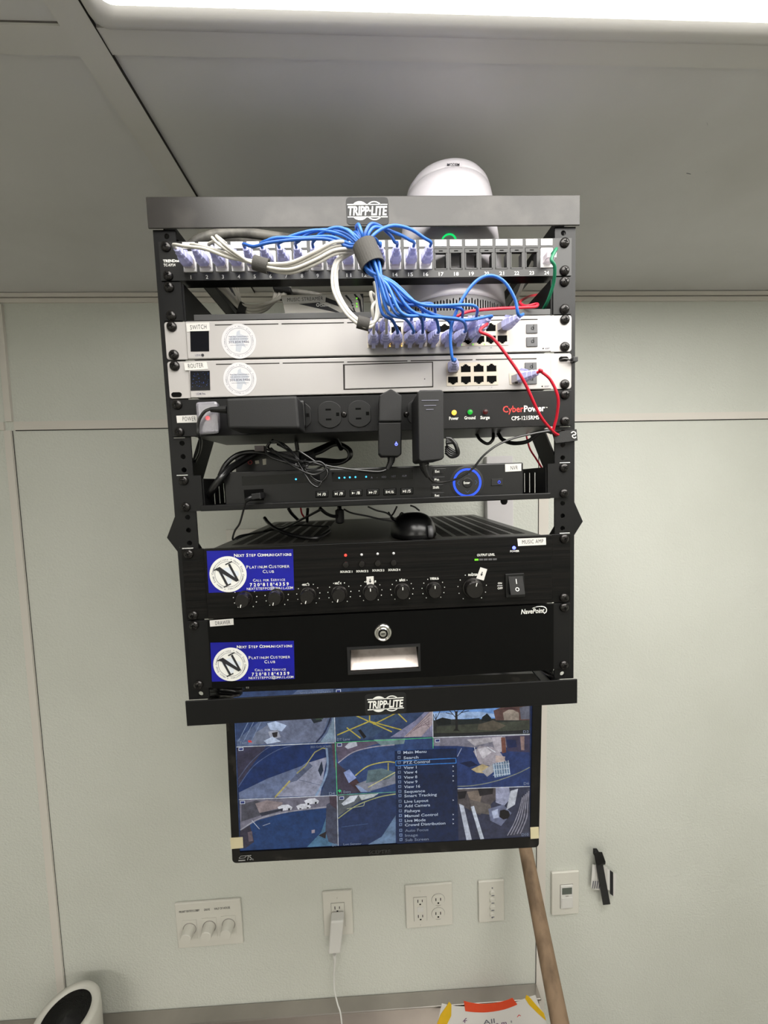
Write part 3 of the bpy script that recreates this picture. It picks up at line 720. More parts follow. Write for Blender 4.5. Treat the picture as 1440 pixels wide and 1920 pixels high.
# =================================================================== POWER STRIP (unit 5)
ps = thing('power_strip', 'black rack power strip with front outlets and three indicator lights', 'power strip', (0, 0, uz(5)))
YP = -0.0040
bm = B(); box(bm, -0.2412, 0.2412, YP, 0.0, uz(5)+0.0008, uz(4)-0.0008); obj('face_plate', bm, BLK, ps, bev=0.0006)
obj('case', bx(-0.2170, 0.2170, 0.0, 0.105, uz(5)+0.0008, uz(4)-0.001), SHELFM, ps)
def outlet(parent, x, z, Y, R=0.0170, mt=BPL, hole=DEEP, name='outlet', turned=True, sc=1.0):
    """duplex receptacle face: flat-topped circle with two blade slots and a ground hole"""
    cut = R*0.86; pts = []
    for k in range(40):
        a = 2*PI*k/40; px_, pz_ = R*math.cos(a), R*math.sin(a)
        if turned: pz_ = pz_ if abs(pz_) < 9 else cut; px_ = max(-cut, min(cut, px_))
        else: pz_ = max(-cut, min(cut, pz_))
        pts.append((x+px_, Y-0.0015*sc, z+pz_))
    o = obj(name, prism(B(), pts, (0, 0.0015*sc, 0)), mt, parent, bev=0.0004)
    y = Y-0.0016*sc; bm = B(); k = R/0.0170
    if turned:
        for dz in (0.0062, -0.0062): box(bm, x-0.0048*k, x+0.0022*k, y-0.0002, y, z+dz*k-0.0011*k, z+dz*k+0.0011*k)
        box(bm, x+0.0085*k, x+0.0125*k, y-0.0002, y, z-0.0022*k, z+0.0022*k)
    else:
        for dx in (0.0062, -0.0062): box(bm, x+dx*k-0.0011*k, x+dx*k+0.0011*k, y-0.0002, y, z-0.0020*k, z+0.0058*k)
        box(bm, x-0.0022*k, x+0.0022*k, y-0.0002, y, z-0.0105*k, z-0.0065*k)
    obj('slot', bm, hole, o)
    return o
OX0 = P(618, 778, YP); OXD = P(674, 778, YP).x-OX0.x
for i in range(-3, 4):
    outlet(ps, OX0.x+OXD*i, uz(4.5)-0.0005, YP, R=0.0158)
for u in (645, 762):
    c_ = P(u, 777, YP); screw(ps, 1, 0, 0, YP, x=c_.x, z=c_.z, sc=0.62)
screws4(ps, 4, 4, -0.004)
for u, v, mt, s_ in ((851, 774, G_AMB, 'Power'), (881, 773, G_GREEN, 'Ground'), (909.5, 772.5, G_DRED, 'Surge')):
    c_ = P(u, v, YP); b_ = obj('indicator_light', lathe(B(), [(0.0030, 0), (0.0030, -0.002), (0.0022, -0.0035), (0, -0.004)], (c_.x, YP, c_.z), (0, 1, 0), 20), mt, ps, smooth=True)
    obj('light_collar', ring(c_.x, c_.z, 0.0030, 0.0040, YP-0.0010, 0.0010, 24), BPL, ps)
    wd = len(s_)*1.55+1.0
    lett(s_, u-wd, v+13.3, u+wd, v+12.8, 6.0, YP-0.0001, WINK, ps, bold=0.035)
lett('Cyber', 943, 773.3, 981.5, 772, 12.2, YP-0.0001, RINK, ps, bold=0.02)
lett('Power', 982.5, 772, 1022, 770.5, 11.6, YP-0.0001, WINK, ps, bold=0.05)
lett('™', 1022.5, 766, 1027, 766, 3.0, YP-0.0001, WINK, ps)
lett('CPS-1215RMS', 959, 788, 1011, 786, 7.4, YP-0.0001, WINK, ps, bold=0.03)
sticker([(330.5, 779.5), (371, 778), (371, 792), (332, 793)], YP, 'POWER', (342.5, 789.5, 367.5, 789), 8.5, ps)
sb = obj('power_switch', slab([(377, 765), (399, 764), (400, 806), (379, 807)], YP-0.006, 0.006), BPL, ps, bev=0.001)
c_ = P(390, 784, YP-0.006); obj('switch_light', disc(c_.x, c_.z, 0.0024, YP-0.0068, 0.0008, 16), G_REDGLOW, sb)
bm = B(); f_ = [P(u, v, -0.026) for u, v in ((366, 754), (407, 752), (411, 813), (371, 816))]; k_ = [P(u, v, YP) for u, v in ((372, 757), (411, 755), (413, 808), (376, 811))]
fv = [bm.verts.new(p_) for p_ in f_]; kv = [bm.verts.new(p_) for p_ in k_]
bm.faces.new(fv)
for i in range(4): bm.faces.new((fv[i], fv[(i+1) % 4], kv[(i+1) % 4], kv[i]))
cov = obj('switch_cover', bm, CLEARC, ps, 'clear flip cover over the lit power switch', bev=0.003)
sm = cov.modifiers.new('solid', 'SOLIDIFY'); sm.thickness = 0.0012

# adapters plugged into the strip
def hull_box(front, back):
    """front and back outlines as lists of (u, v, Y) with the same count"""
    bm = B(); a = [bm.verts.new(P(*p_)) for p_ in front]; b = [bm.verts.new(P(*p_)) for p_ in back]; n = len(a)
    bm.faces.new(a); bm.faces.new(b[::-1])
    for i in range(n): bm.faces.new((a[i], b[i], b[(i+1) % n], a[(i+1) % n]))
    return bm
def straight(px, Yf, Yb, bm=None):
    pts = [P(u, v, Yf) for u, v in px]; return prism(bm or B(), pts, (0, Yb-Yf, 0))
ad1 = thing('power_adapter', 'wide black power brick lying across the left outlets of the strip', 'power adapter', tuple(P(490, 778, -0.03)))
obj('case', straight([(422, 746.5), (557, 741.5), (562, 804), (427, 804)], -0.052, -0.012), BPM, ad1, bev=0.0028, seg=3)
obj('plug_base', straight([(440, 755), (570, 750), (573, 800), (445, 804)], -0.012, YP), BPL, ad1, bev=0.002)
bm = B(); a_ = P(424, 768, -0.034); b_ = P(391, 768, -0.034); c2 = P(376, 782, -0.032)
obj('cord', tube(B(), [a_, b_, c2, P(371, 800, -0.030), P(372, 816, -0.028), P(377, 828, -0.01), P(374, 848, 0.03), P(364, 872, 0.06), P(362, 900, 0.09)], 0.0017), CBLK, ad1)
bm = B()
for k in range(8):
    p_ = a_.lerp(b_, k/8.5); lathe(bm, [(0.0042-0.0002*k, -0.0011), (0.0042-0.0002*k, 0.0011)], p_, (1, 0, 0), 12)
obj('strain_relief', bm, BPL, ad1)
ad2 = thing('power_adapter', 'slim black two-tone power adapter hanging in the middle of the strip', 'power adapter', tuple(P(733, 790, -0.02)))
obj('case', straight([(711, 741), (733, 728.5), (753.5, 741), (754, 790), (710, 790.5)], -0.034, YP), BPM, ad2, bev=0.0015)
obj('lower_case', straight([(709.5, 791.5), (753.5, 791), (753, 852), (747, 856), (715, 856), (710, 850)], -0.032, -0.007), BPL, ad2, bev=0.0015)
c_ = P(743, 833, -0.032); bm = B(); ring(c_.x, c_.z, 0.0011, 0.0017, -0.0325, 0.0005, 16, bm); box(bm, c_.x-0.0004, c_.x+0.0004, -0.0325, -0.032, c_.z, c_.z+0.0028)
obj('lit_mark', bm, G_WBLUE, ad2)
rel = [P(734, 855, -0.020), P(733, 866, -0.020), P(727, 878, -0.021)]
bm = B()
for k, p_ in enumerate(spline(rel, 4)): lathe(bm, [(0.0052-0.0003*k, -0.0012), (0.0052-0.0003*k, 0.0012)], p_, (0.15, 0, 1), 12)
obj('strain_relief', bm, BPL, ad2)
obj('cord', tube(B(), [rel[1], rel[2], P(714, 884, -0.023), P(690, 883.5, -0.025), P(650, 879, -0.026), P(617, 874, -0.027), P(596, 868, -0.028), P(580, 858, -0.028), P(560, 845, -0.026)], 0.0011), mat('glossy_black_cord', (14, 14, 15), 0.25, spec=0.6), ad2)
ad3 = thing('power_adapter', 'large black power adapter with three grooves, right of the slim one', 'power adapter', tuple(P(800, 800, -0.03)))
obj('case', straight([(783, 735), (788, 731), (828, 730.5), (832, 734), (833, 857), (829, 862), (790, 866), (785, 862)], -0.062, YP), BPM, ad3, bev=0.0022, seg=3)
for v, a_, b_ in ((751, 790.5, 822.5), (760.5, 795, 818), (768, 799, 813)):
    obj('groove', straight([(a_, v-0.8), (b_, v-1.2), (b_, v+0.2), (a_, v+0.6)], -0.0625, -0.0618), GINK, ad3)
rel = [P(795, 863, -0.040), P(797, 880, -0.040), P(803, 893, -0.038)]
bm = B()
for k, p_ in enumerate(spline(rel, 4)): lathe(bm, [(0.0066-0.0005*k, -0.0014), (0.0066-0.0005*k, 0.0014)], p_, (-0.2, 0, 1), 12)
obj('strain_relief', bm, BPL, ad3)
GLB = bpy.data.materials['glossy_black_cord']
obj('cord', tube(B(), [rel[1], rel[2], P(812, 902, -0.036), P(830, 904, -0.034), P(858, 897, -0.034), P(885, 880, -0.034), P(905, 856, -0.033), P(930, 836, -0.030), P(962, 822, -0.026), P(1000, 813, -0.022), P(1030, 808, -0.016), P(1050, 808, -0.006)], 0.0013), GLB, ad3)

# =================================================================== RECORDER SHELF (unit 7) and recorder
rs = thing('rack_shelf', 'black vented cantilever shelf holding the recorder under the power strip', 'shelf', (0, 0, uz(7)))
z0, z1 = uz(7)+0.0008, uz(6)-0.0008
for s in (-1, 1):
    obj('mounting_ear', bx(*sorted((s*0.2120, s*0.2412)), -0.0022, 0.0, z0, z1), BLK, rs)
    bm = B(); xa, xb = sorted((s*0.2120, s*0.2104)); prev = 0.0
    for k in range(6):
        ya = 0.030+k*0.017; box(bm, xa, xb, prev, ya, z0, z1-0.004); box(bm, xa, xb, ya, ya+0.0055, z0, z0+0.006); box(bm, xa, xb, ya, ya+0.0055, z1-0.010, z1-0.004); prev = ya+0.0055
    box(bm, xa, xb, prev, 0.30, z0, z1-0.004)
    obj('slotted_side', bm, BLK, rs)
obj('tray', bx(-0.2104, 0.2104, 0.000, 0.30, z0, z0+0.0018), BLK, rs)
obj('front_lip', bx(-0.2150, 0.2150, -0.0045, 0.000, z0-0.0004, z0+0.0068), BLK, rs, bev=0.0010)
screws4(rs, 6, 6)
NZ = z0+0.0023
nv = thing('video_recorder', 'black video recorder with a glowing blue ring and six small buttons', 'video recorder', (0, 0.02, NZ))
NY = 0.002
obj('case', bx(-0.183, 0.181, NY+0.014, 0.27, NZ, -0.2660), BPL, nv, bev=0.001)
NF = obj('front_bezel', bx(-0.187, 0.183, NY, NY+0.014, NZ, -0.2645), BPL, nv, bev=0.0016, seg=2)
obj('left_window', slab([(453, 893.5), (600, 886), (600, 904), (454, 910.5)], NY-0.0003, 0.0003), mat('smoked_window', (12, 12, 13), 0.12), nv)
obj('indicator_window', slab([(622, 885.5), (774, 881), (774.5, 898), (623, 903)], NY-0.0003, 0.0003), bpy.data.materials['smoked_window'], nv)
for u, v in ((555, 898.5), (636, 896), (646, 895.5), (656, 895), (666.5, 894.5), (686.5, 894)):
    c_ = P(u, v, NY); obj('indicator_light', disc(c_.x, c_.z, 0.0011, NY-0.0007, 0.0004, 12), G_CYAN, nv)
for u, v, s_ in ((697, 895, 'A'), (707, 894.5, '-'), (720, 894, 'HDD'), (738, 893, 'NET'), (758, 892, 'ALM')):
    lett(s_, u-2.2*len(s_)**0.6, v+2, u+2.2*len(s_)**0.6, v+1.8, 3.6, NY-0.0006, GINK, nv)
def icon(bm, kind, x, z, h, Y):
    """L / R triangles and | bars"""
    w_ = h*0.75; cx = x
    for ch in kind:
        if ch == '|': prism(bm, [(cx, Y, z), (cx+h*0.22, Y, z), (cx+h*0.22, Y, z+h), (cx, Y, z+h)], (0, -0.0001, 0)); cx += h*0.36
        if ch == 'R': prism(bm, [(cx, Y, z), (cx+w_, Y, z+h/2), (cx, Y, z+h)], (0, -0.0001, 0)); cx += w_*1.02
        if ch == 'L': prism(bm, [(cx+w_, Y, z), (cx+w_, Y, z+h), (cx, Y, z+h/2)], (0, -0.0001, 0)); cx += w_*1.02
        if ch == '-': prism(bm, [(cx, Y, z+h*.4), (cx+h*.4, Y, z+h*.4), (cx+h*.4, Y, z+h*.6), (cx, Y, z+h*.6)], (0, -0.0001, 0)); cx += h*0.5
for (u, v), ic, dg_ in zip(((603.5, 926.5), (635.5, 925.5), (667.5, 924), (699.3, 923), (731, 922), (762.8, 920.7)), ('|L', 'R|', 'R-', 'RR', '||L', 'R||'), ('/0', '/9', '/8', '/7', '/6', '/5')):
    q = [(u-12, v-5.6), (u+12, v-6.8), (u+12, v+5.8), (u-12, v+7)]
    rim = obj('button', slab(q, NY-0.0006, 0.0006), DEEP, nv, bev=0.0003)
    q = [(u-10.8, v-4.6), (u+10.8, v-5.8), (u+10.8, v+4.8), (u-10.8, v+5.9)]
    obj('button_cap', slab(q, NY-0.0016, 0.0010), BPL, rim, bev=0.0004)
    bm = B(); p_ = P(u-7.5, v+3, NY-0.0017); icon(bm, ic, p_.x, p_.z, 0.0032, NY-0.0017); obj('symbol', bm, WINK, rim)
    lett(dg_, u+1.0, v+3, u+7.5, v+2.6, 5.5, NY-0.0018, WINK, rim, bold=0.03)
cN = P(875.5, 905, NY)
dk = mat('recorder_dial', (30, 30, 31), 0.35)
obj('dial_surround', lathe(B(), [(0.0212, 0), (0.0212, -0.0004), (0.0190, -0.0009)], (cN.x, NY, cN.z), (0, 1, 0), 64), dk, nv)
obj('light_ring', ring(cN.x, cN.z, 0.0153, 0.0178, NY-0.0017, 0.0012, 64), glow('ring_blue', (25, 75, 255), 1.7), nv)
obj('control_pad', disc(cN.x, cN.z, 0.0150, NY-0.0016, 0.0010, 48), dk, nv)
eb = obj('enter_button', disc(cN.x, cN.z, 0.0062, NY-0.0026, 0.0012, 32), BPL, nv, bev=0.0005)
lett('Enter', 869.5, 907.5, 881.5, 907, 4.6, NY-0.0027, WINK, eb, bold=0.03)
bm = B()
for dx, dz in ((1, 0), (-1, 0), (0, -1), (0, 1)):
    cx, c2_ = cN.x+dx*0.0108, cN.z+dz*0.0108
    for s in (-1, 1):
        tip = Vector((cx+dx*0.0016, NY-0.0018, c2_+dz*0.0016)); tail = Vector((cx-dx*0.001+(s*0.0028 if dz else 0), NY-0.0018, c2_-dz*0.001+(s*0.0028 if dx else 0)))
        d_ = (tail-tip).normalized(); nn = Vector((-d_.z, 0, d_.x))*0.00022
        prism(bm, [tip-nn, tip+nn, tail+nn, tail-nn], (0, -0.0001, 0))
obj('chevrons', bm, glow('chevron_glow', (90, 130, 190), 0.5), nv)
for s_, u, v, sk in (('Esc', 822, 884, 2), ('Fn', 821, 899.5, 1), ('Shift', 819.5, 914, 0), ('Rec', 821.5, 929, -1)):
    q = [(u-11+sk, v-5.2), (u+12+sk, v-6), (u+9, v+4.6), (u-11, v+5.4)]
    b_ = obj('button', slab(q, NY-0.0010, 0.0010), BPL, nv, bev=0.0004)
    bm = B(); w_ = 4.2 if len(s_) < 5 else 5.8
    lett(s_, u-w_-2, v+2.2, u+w_-2, v+1.8, 4.6, NY-0.0011, WINK, b_, bold=0.04)
pb = obj('power_button', slab([(921.5, 898), (943, 897.3), (942.5, 910), (921.5, 911)], NY-0.0010, 0.0010), BPM, nv, bev=0.0004)
c_ = P(935.5, 904, NY); bm = B(); ring(c_.x, c_.z, 0.0013, 0.0019, NY-0.0012, 0.0002, 20, bm); box(bm, c_.x-0.0003, c_.x+0.0003, NY-0.0013, NY-0.0011, c_.z, c_.z+0.0026)
obj('power_symbol', bm, glow('power_symbol_blue', (50, 80, 230), 1.3), pb)
sticker([(947, 870.3), (977.5, 869), (977.5, 883), (947.5, 884.6)], NY, 'NVR', (957.5, 881, 971, 880.3), 7.6, nv)
obj('usb_port', slab([(457, 918.5), (494, 916.5), (495, 938), (459, 940)], NY-0.0004, 0.0004), DEEP, nv)
us = thing('usb_cable', 'thin black cable plugged into the front socket of the recorder', 'cable', tuple(P(470, 935, -0.01)))
p_ = P(486, 929, -0.006)
obj('plug', straight([(470, 926), (488, 923.5), (489, 935), (471, 937.5)], -0.018, NY-0.0005), BPM, us, bev=0.001)
obj('metal_shell', straight([(486, 924.5), (489, 924.3), (490, 935), (487, 935.5)], -0.012, NY-0.0005), CHR, us)
obj('strain_relief', tube(B(), [P(474, 932, -0.015), P(467, 935, -0.017), P(461, 939, -0.017)], 0.0026), BPL, us)
obj('cord', tube(B(), [P(464, 936, -0.017), P(460, 943, -0.015), P(455, 962, -0.006), P(449, 982, 0.000), P(440, 996, 0.004), P(437, 1012, 0.012), P(452, 1004, 0.040), P(495, 997, 0.10), P(520, 988, 0.16), P(540, 987, 0.22)], 0.0012), CBLK, us)
# small box on the recorder
bt = thing('converter_box', 'small black box with coloured sockets sitting on the recorder at left', 'converter', (-0.14, 0.05, -0.2658))
by = 0.045
obj('case', bx(P(440, 850, by).x, P(560, 850, by).x, by, by+0.08, -0.2658, P(500, 847, by).z), BPL, bt, bev=0.001)
c_ = P(469, 867, by); obj('audio_socket', ring(c_.x, c_.z, 0.0018, 0.0030, by-0.0008, 0.0008, 20), mat('red_socket', (150, 60, 60), 0.4), bt)
obj('square_socket', slab([(478, 864), (485, 863), (486, 869), (479, 870)], by-0.0006, 0.0006), mat('ivory_socket', (190, 186, 170), 0.5), bt)
obj('square_socket', slab([(492, 861), (499, 860), (499, 871), (493, 872)], by-0.0006, 0.0006), bpy.data.materials['ivory_socket'], bt)

# black cords around the recorder
def cord(name, label, pts, r, mt=CBLK, cat='cable', group=None, n=8, per=7):
    o = obj(name, tube(B(), [P(*p_) if len(p_) == 3 else p_ for p_ in pts], r, n, per), mt, None, smooth=True)
    return tag(o, label, cat, group)
cord('power_cable', 'thick black cord curving down left of the recorder face', [(476, 851, 0.036), (455, 864, 0.026), (432, 878, 0.008), (414, 896, -0.006), (400, 915, -0.004), (392, 930, 0.012)], 0.0042)
cord('power_cable', 'black cord arching over the small box at the left end of the recorder', [(412, 893, 0.010), (424, 870, 0.014), (445, 853, 0.020), (470, 848, 0.026), (500, 851, 0.018), (530, 862, 0.004), (556, 873, -0.010)], 0.0030)
coil = thing('coiled_cable', 'bundled loops of thin black cord tied together in front of the recorder', 'cable', tuple(P(565, 872, -0.02)))
loops = [[(505, 830, -0.012), (498, 843, -0.014), (508, 857, -0.018), (540, 868, -0.022), (566, 876, -0.024), (590, 880, -0.024), (612, 872, -0.022), (614, 893, -0.022), (598, 905, -0.022), (580, 893, -0.022), (562, 868, -0.020), (540, 845, -0.016), (520, 828, -0.012), (508, 828, -0.010)],
         [(512, 826, -0.008), (535, 835, -0.014), (560, 862, -0.020), (578, 888, -0.026), (600, 903, -0.028), (614, 888, -0.028), (604, 872, -0.026), (575, 870, -0.026), (545, 857, -0.020), (515, 846, -0.014), (503, 838, -0.010), (512, 824, -0.006)],
         [(520, 833, -0.010), (548, 850, -0.020), (568, 882, -0.028), (582, 905, -0.030), (596, 913, -0.030), (603, 903, -0.030)],
         [(508, 840, -0.012), (530, 860, -0.020), (565, 882, -0.030), (590, 890, -0.030), (611, 878, -0.030), (600, 866, -0.030), (578, 868, -0.030)],
         [(498, 842, -0.010), (520, 850, -0.016), (552, 862, -0.024), (590, 868, -0.030), (617, 880, -0.026), (608, 896, -0.024)]]
for i, lp in enumerate(loops): obj('loop', tube(B(), [P(*q) for q in lp], 0.0012), GLB if i in (1, 2) else CBLK, coil, smooth=True)
obj('twist_tie', tube(B(), [P(560, 866, -0.018), P(570, 874, -0.036), P(577, 873, -0.034), P(562, 880, -0.020)], 0.0012, 6), CBLK, coil)
obj('twist_tie', tube(B(), [P(558, 862, -0.020), P(566, 866, -0.034), P(572, 862, -0.020)], 0.0010, 6), CBLK, coil)
obj('connector', bx(*sorted((P(478, 836, -0.006).x, P(495, 836, -0.006).x)), -0.008, 0.000, P(480, 846, -0.006).z, P(480, 836, -0.006).z), mat('clear_connector', (60, 44, 44), 0.2, trans=0.4), coil)
c2 = thing('coiled_cable', 'black cord wound in a tight oval behind the middle of the recorder', 'cable', tuple(P(620, 855, 0.08)))
for k in range(5):
    e = k*2.2; obj('loop', tube(B(), [P(568-e, 858, 0.075+k*.004), P(600, 848-e, 0.075+k*.004), P(628, 834-e*0.5, 0.075+k*.004), P(650+e*0.6, 842, 0.075+k*.004), P(654+e*0.3, 858, 0.075+k*.004), P(636, 869-e*0.6, 0.075+k*.004), P(600, 870-e, 0.075+k*.004), P(568-e, 862, 0.075+k*.004)], 0.0026), CBLK, c2, smooth=True)
obj('adapter_tip', tube(B(), [P(558, 860, 0.07), P(590, 853, 0.07)], 0.0075, 10, 2), BPM, c2)
cord('power_cable', 'black cord dropping from the power strip onto the wound oval of cord', [(626, 815, 0.06), (634, 830, 0.07), (640, 842, 0.08)], 0.0034)
cord('power_cable', 'black cord hanging between power strip and recorder, just right of the tied loops', [(552, 818, 0.08), (556, 832, 0.085), (560, 862, 0.085)], 0.0030)
c3 = thing('coiled_cable', 'small clump of folded black cord right of the large adapter', 'cable', tuple(P(848, 845, -0.005)))
for k in range(4):
    obj('loop', tube(B(), [P(836, 822+k*3, -0.003), P(846+k*2, 824+k*2, -0.004), P(857, 840+k, -0.004), P(858, 852-k, -0.002), P(846, 856-k*4, 0.001), P(836, 848-k*4, 0.003)], 0.0024), CBLK, c3, smooth=True)
cord('power_cable', 'short black cord looping under the power strip near the wall raceway', [(893, 812, 0.06), (900, 824, 0.055), (914, 832, 0.05), (924, 824, 0.05), (925, 812, 0.055)], 0.0022)
cord('power_cable', 'black cord sagging under the right end of the power strip', [(934, 812, 0.05), (942, 824, 0.045), (962, 831, 0.03), (988, 828, 0.015), (1006, 816, 0.004), (1024, 808, -0.006), (1036, 811, -0.010)], 0.0026)
# cords under the recorder shelf and on the amplifier
AZ = uz(8)-0.0042
lowc = [('cable', 'black cord with blunt end curving across the amplifier top, left of centre', [(496, 971, 0.10), (502, 979, 0.09), (515, 990, 0.07), (540, 1001, 0.05), (575, 1008, 0.035), (598, 1008, 0.035), (618, 996, 0.07)], 0.0026),
        ('cable', 'black cord slanting from the recorder shelf down to the left of the amplifier', [(602, 955, 0.03), (575, 969, 0.06), (545, 984, 0.10), (530, 990, 0.12), (518, 990, 0.14)], 0.0017),
        ('cable', 'black cord dropping below the recorder shelf, leftmost of those drops', [(541, 954, 0.06), (548, 964, 0.07), (560, 976, 0.09)], 0.0022),
        ('cable', 'black cord hanging straight below the recorder beside the thin red one', [(577, 954, 0.08), (576, 966, 0.09), (576, 978, 0.11)], 0.0022),
        ('cable', 'black cord sagging to the dark plug below the middle of the recorder', [(600, 953, 0.04), (612, 963, 0.05), (626, 968, 0.06), (638, 966, 0.07)], 0.0024),
        ('cable', 'black cord running right from the dark plug towards the mouse', [(645, 955, 0.05), (660, 962, 0.06), (690, 968, 0.06), (715, 974, 0.06), (742, 978, 0.055)], 0.0013),
        ('cable', 'black cord rising from behind the mouse to the recorder shelf', [(744, 950, 0.02), (738, 962, 0.03), (733, 970, 0.04), (742, 978, 0.05)], 0.0012),
        ('cable', 'short black cord above the mouse', [(770, 948, 0.03), (778, 951, 0.035), (786, 957, 0.05)], 0.0012),
        ('cable', 'black cord lying along the rear left of the amplifier top', [(444, 1010, 0.045), (470, 1001, 0.08), (520, 992, 0.12), (560, 985, 0.18), (600, 987, 0.16), (618, 988, 0.15), (606, 1000, 0.09), (590, 1008, 0.05)], 0.0014),
        ('cable', 'black cord from under the recorder to the mouse tangle', [(690, 950, 0.03), (706, 957, 0.035), (725, 962, 0.04), (738, 972, 0.045)], 0.0012)]
for nm, lb, pts, r_ in lowc: cord(nm, lb, pts, r_)
cord('cable', 'thin red cable hanging below the recorder onto the amplifier', [(564, 953, 0.07), (566, 963, 0.08), (572, 972, 0.09)], 0.0012, CRED)
pg = thing('power_plug', 'stubby black plug hanging below the middle of the recorder shelf', 'plug', tuple(P(637, 968, 0.07)))
obj('body', lathe(B(), [(0.003, 0.014), (0.003, 0.009), (0.0062, 0.007), (0.0062, -0.010), (0.003, -0.012)], P(637, 966, 0.07), n=20), BPM, pg)
obj('cord', tube(B(), [P(637, 950, 0.06), P(637, 958, 0.07)], 0.0024, per=3), CBLK, pg)
kn = thing('hanging_knob', 'small dark round foot poking below the recorder shelf at right', 'foot', tuple(P(945, 942, 0.02)))
c_ = P(945, 936, 0.02); obj('foot', lathe(B(), [(0.0045, 0.0), (0.0045, -0.004), (0.003, -0.007), (0.0, -0.0078)], (c_.x, 0.02, z0), n=20), BPM, kn, smooth=True)

# =================================================================== AMPLIFIER (units 9 and 10)
am = thing('amplifier', 'black rack amplifier with a row of knobs and rocker switch', 'amplifier', (0, 0, uz(10)))
YA = -0.0050
AT, AB = uz(8)-0.0008, uz(10)+0.0008
obj('face_plate', bx(-0.2145, 0.2165, YA, 0.0, AB, AT), AMPF, am, bev=0.0007)
for s in (-1, 1):
    xa, xb = (-0.2412, -0.2150) if s < 0 else (0.2170, 0.2412)
    obj('mounting_ear', bx(xa, xb, -0.0030, 0.0, AB, AT), AMPF, am, bev=0.0005)
BD = 0.345
obj('case', bx(-0.2130, 0.2150, 0.0, BD, AB+0.002, AZ), AMPT, am, bev=0.001)
for k, (xa, xb) in enumerate([(-0.196, -0.182), (-0.176, -0.162), (-0.156, -0.142), (-0.136, -0.122), (-0.116, -0.102), (-0.096, -0.082), (0.086, 0.100), (0.106, 0.120), (0.126, 0.140), (0.146, 0.160), (0.166, 0.180), (0.186, 0.200)]):
    bm = B(); ns = 3
    for j in range(30):
        ya = 0.04+j*0.0094; box(bm, xa, xb, ya, ya+0.0070, AZ-0.0004, AZ+0.0003)
    o_ = obj('vent_grille', bm, VENT, am)
# knobs
def knob(u, v, R, mt=BPL, ang=0.0, name='knob', pointer=WINK):
    L = 0.0135; c_ = P(u, v, YA-L)
    prof = [(R*1.12, 0), (R*1.12, -0.002), (R, -0.0024), (R*0.95, -L+0.0012), (R*0.86, -L), (0.0, -L)]
    k_ = obj(name, lathe(B(), prof, (c_.x, YA, c_.z), (0, 1, 0), 36), SCR, am)
    bm = B(); d_ = Vector((math.sin(ang), 0, math.cos(ang))); nn = Vector((d_.z, 0, -d_.x))*0.00045
    a_ = Vector((c_.x, YA-L-0.0001, c_.z))+d_*R*0.45; b_ = Vector((c_.x, YA-L-0.0001, c_.z))+d_*R*0.86
    prism(bm, [a_-nn, a_+nn, b_+nn, b_-nn], (0, -0.0002, 0)); obj('pointer', bm, pointer, k_)
    bm = B(); RR = R*1.62
    for q in range(11):
        a = math.radians(-140+28*q); x_, z_ = c_.x+RR*math.sin(a), c_.z+RR*math.cos(a); r_ = 0.0006
        lathe(bm, [(r_, 0), (r_, -0.0002)], (x_, YA, z_), (0, 1, 0), 8)
    obj('scale_dots', bm, WINK, am)
    return c_
for (u, v), an in zip(((453, 1128), (514, 1124), (575, 1121), (635, 1118), (695, 1115), (755.5, 1112.5), (816, 1110)), (3.4, 3.4, 3.4, 3.4, 0, 0, 0)):
    knob(u, v, 0.0088, ang=an)
knob(891, 1107, 0.0112, ang=0.25, name='master_knob')
for k, (u, v) in enumerate(((648, 1041), (678, 1040), (708, 1038.5), (738, 1037.5))):
    c_ = P(u, v, YA); obj('source_light', lathe(B(), [(0.0016, 0), (0.0016, -0.0006), (0.0009, -0.0013), (0, -0.0015)], (c_.x, YA, c_.z), (0, 1, 0), 14), G_RED if k == 0 else glow('led_off_%d' % k, (150, 150, 150), 0.25, (180, 180, 180)), am)
    c_ = P(u+0.3, v+18.5, YA-0.004); obj('source_button', lathe(B(), [(0.0044, 0), (0.0040, -0.003), (0.0034, -0.0042), (0, -0.0045)], (c_.x, YA, c_.z), (0, 1, 0), 24), SCR, am)
    lett('SOURCE %d' % (k+1), u-10, v+33, u+12.5, v+32.6, 3.9, YA-0.0001, WINK, am, bold=0.05)
for s_, u, v, hw in (('MIC 3', 574, 1098.5, 6), ('MIC 4', 634, 1096, 6), ('BASS', 754.5, 1090, 5.5), ('TREBLE', 814, 1087, 8), ('MASTER', 887, 1080, 9)):
    lett(s_, u-hw, v, u+hw, v-0.5, 4.0, YA-0.0001, WINK, am, bold=0.045)
lett('MIDDLE', 686, 1092.5, 705, 1092, 3.6, YA-0.0001, WINK, am, bold=0.03)
def arrow_sticker(q, c, ang):
    st = obj('label_sticker', slab(q, YA-0.0005, 0.0004), WLAB, am); o_ = P(c[0], c[1], YA); h = 0.0028
    pts = [(-.2, 1), (.2, 1), (.2, 0), (.62, 0), (0, -1), (-.62, 0), (-.2, 0)]
    ca, sa = math.cos(ang), math.sin(ang)
    obj('arrow', prism(B(), [(o_.x+h*(a_*ca-b_*sa), YA-0.0006, o_.z+h*(a_*sa+b_*ca)) for a_, b_ in pts], (0, -0.0001, 0)), INK, st)
arrow_sticker([(687, 1081.5), (700.5, 1080.5), (701, 1096.5), (688, 1097.5)], (694, 1089), 0)
arrow_sticker([(901, 1063.5), (913.5, 1067.5), (907, 1088.5), (893, 1084.5)], (903, 1076), -0.3)
lett('OUTPUT LEVEL', 894.5, 1043, 928, 1041.8, 4.4, YA-0.0001, WINK, am, bold=0.035)
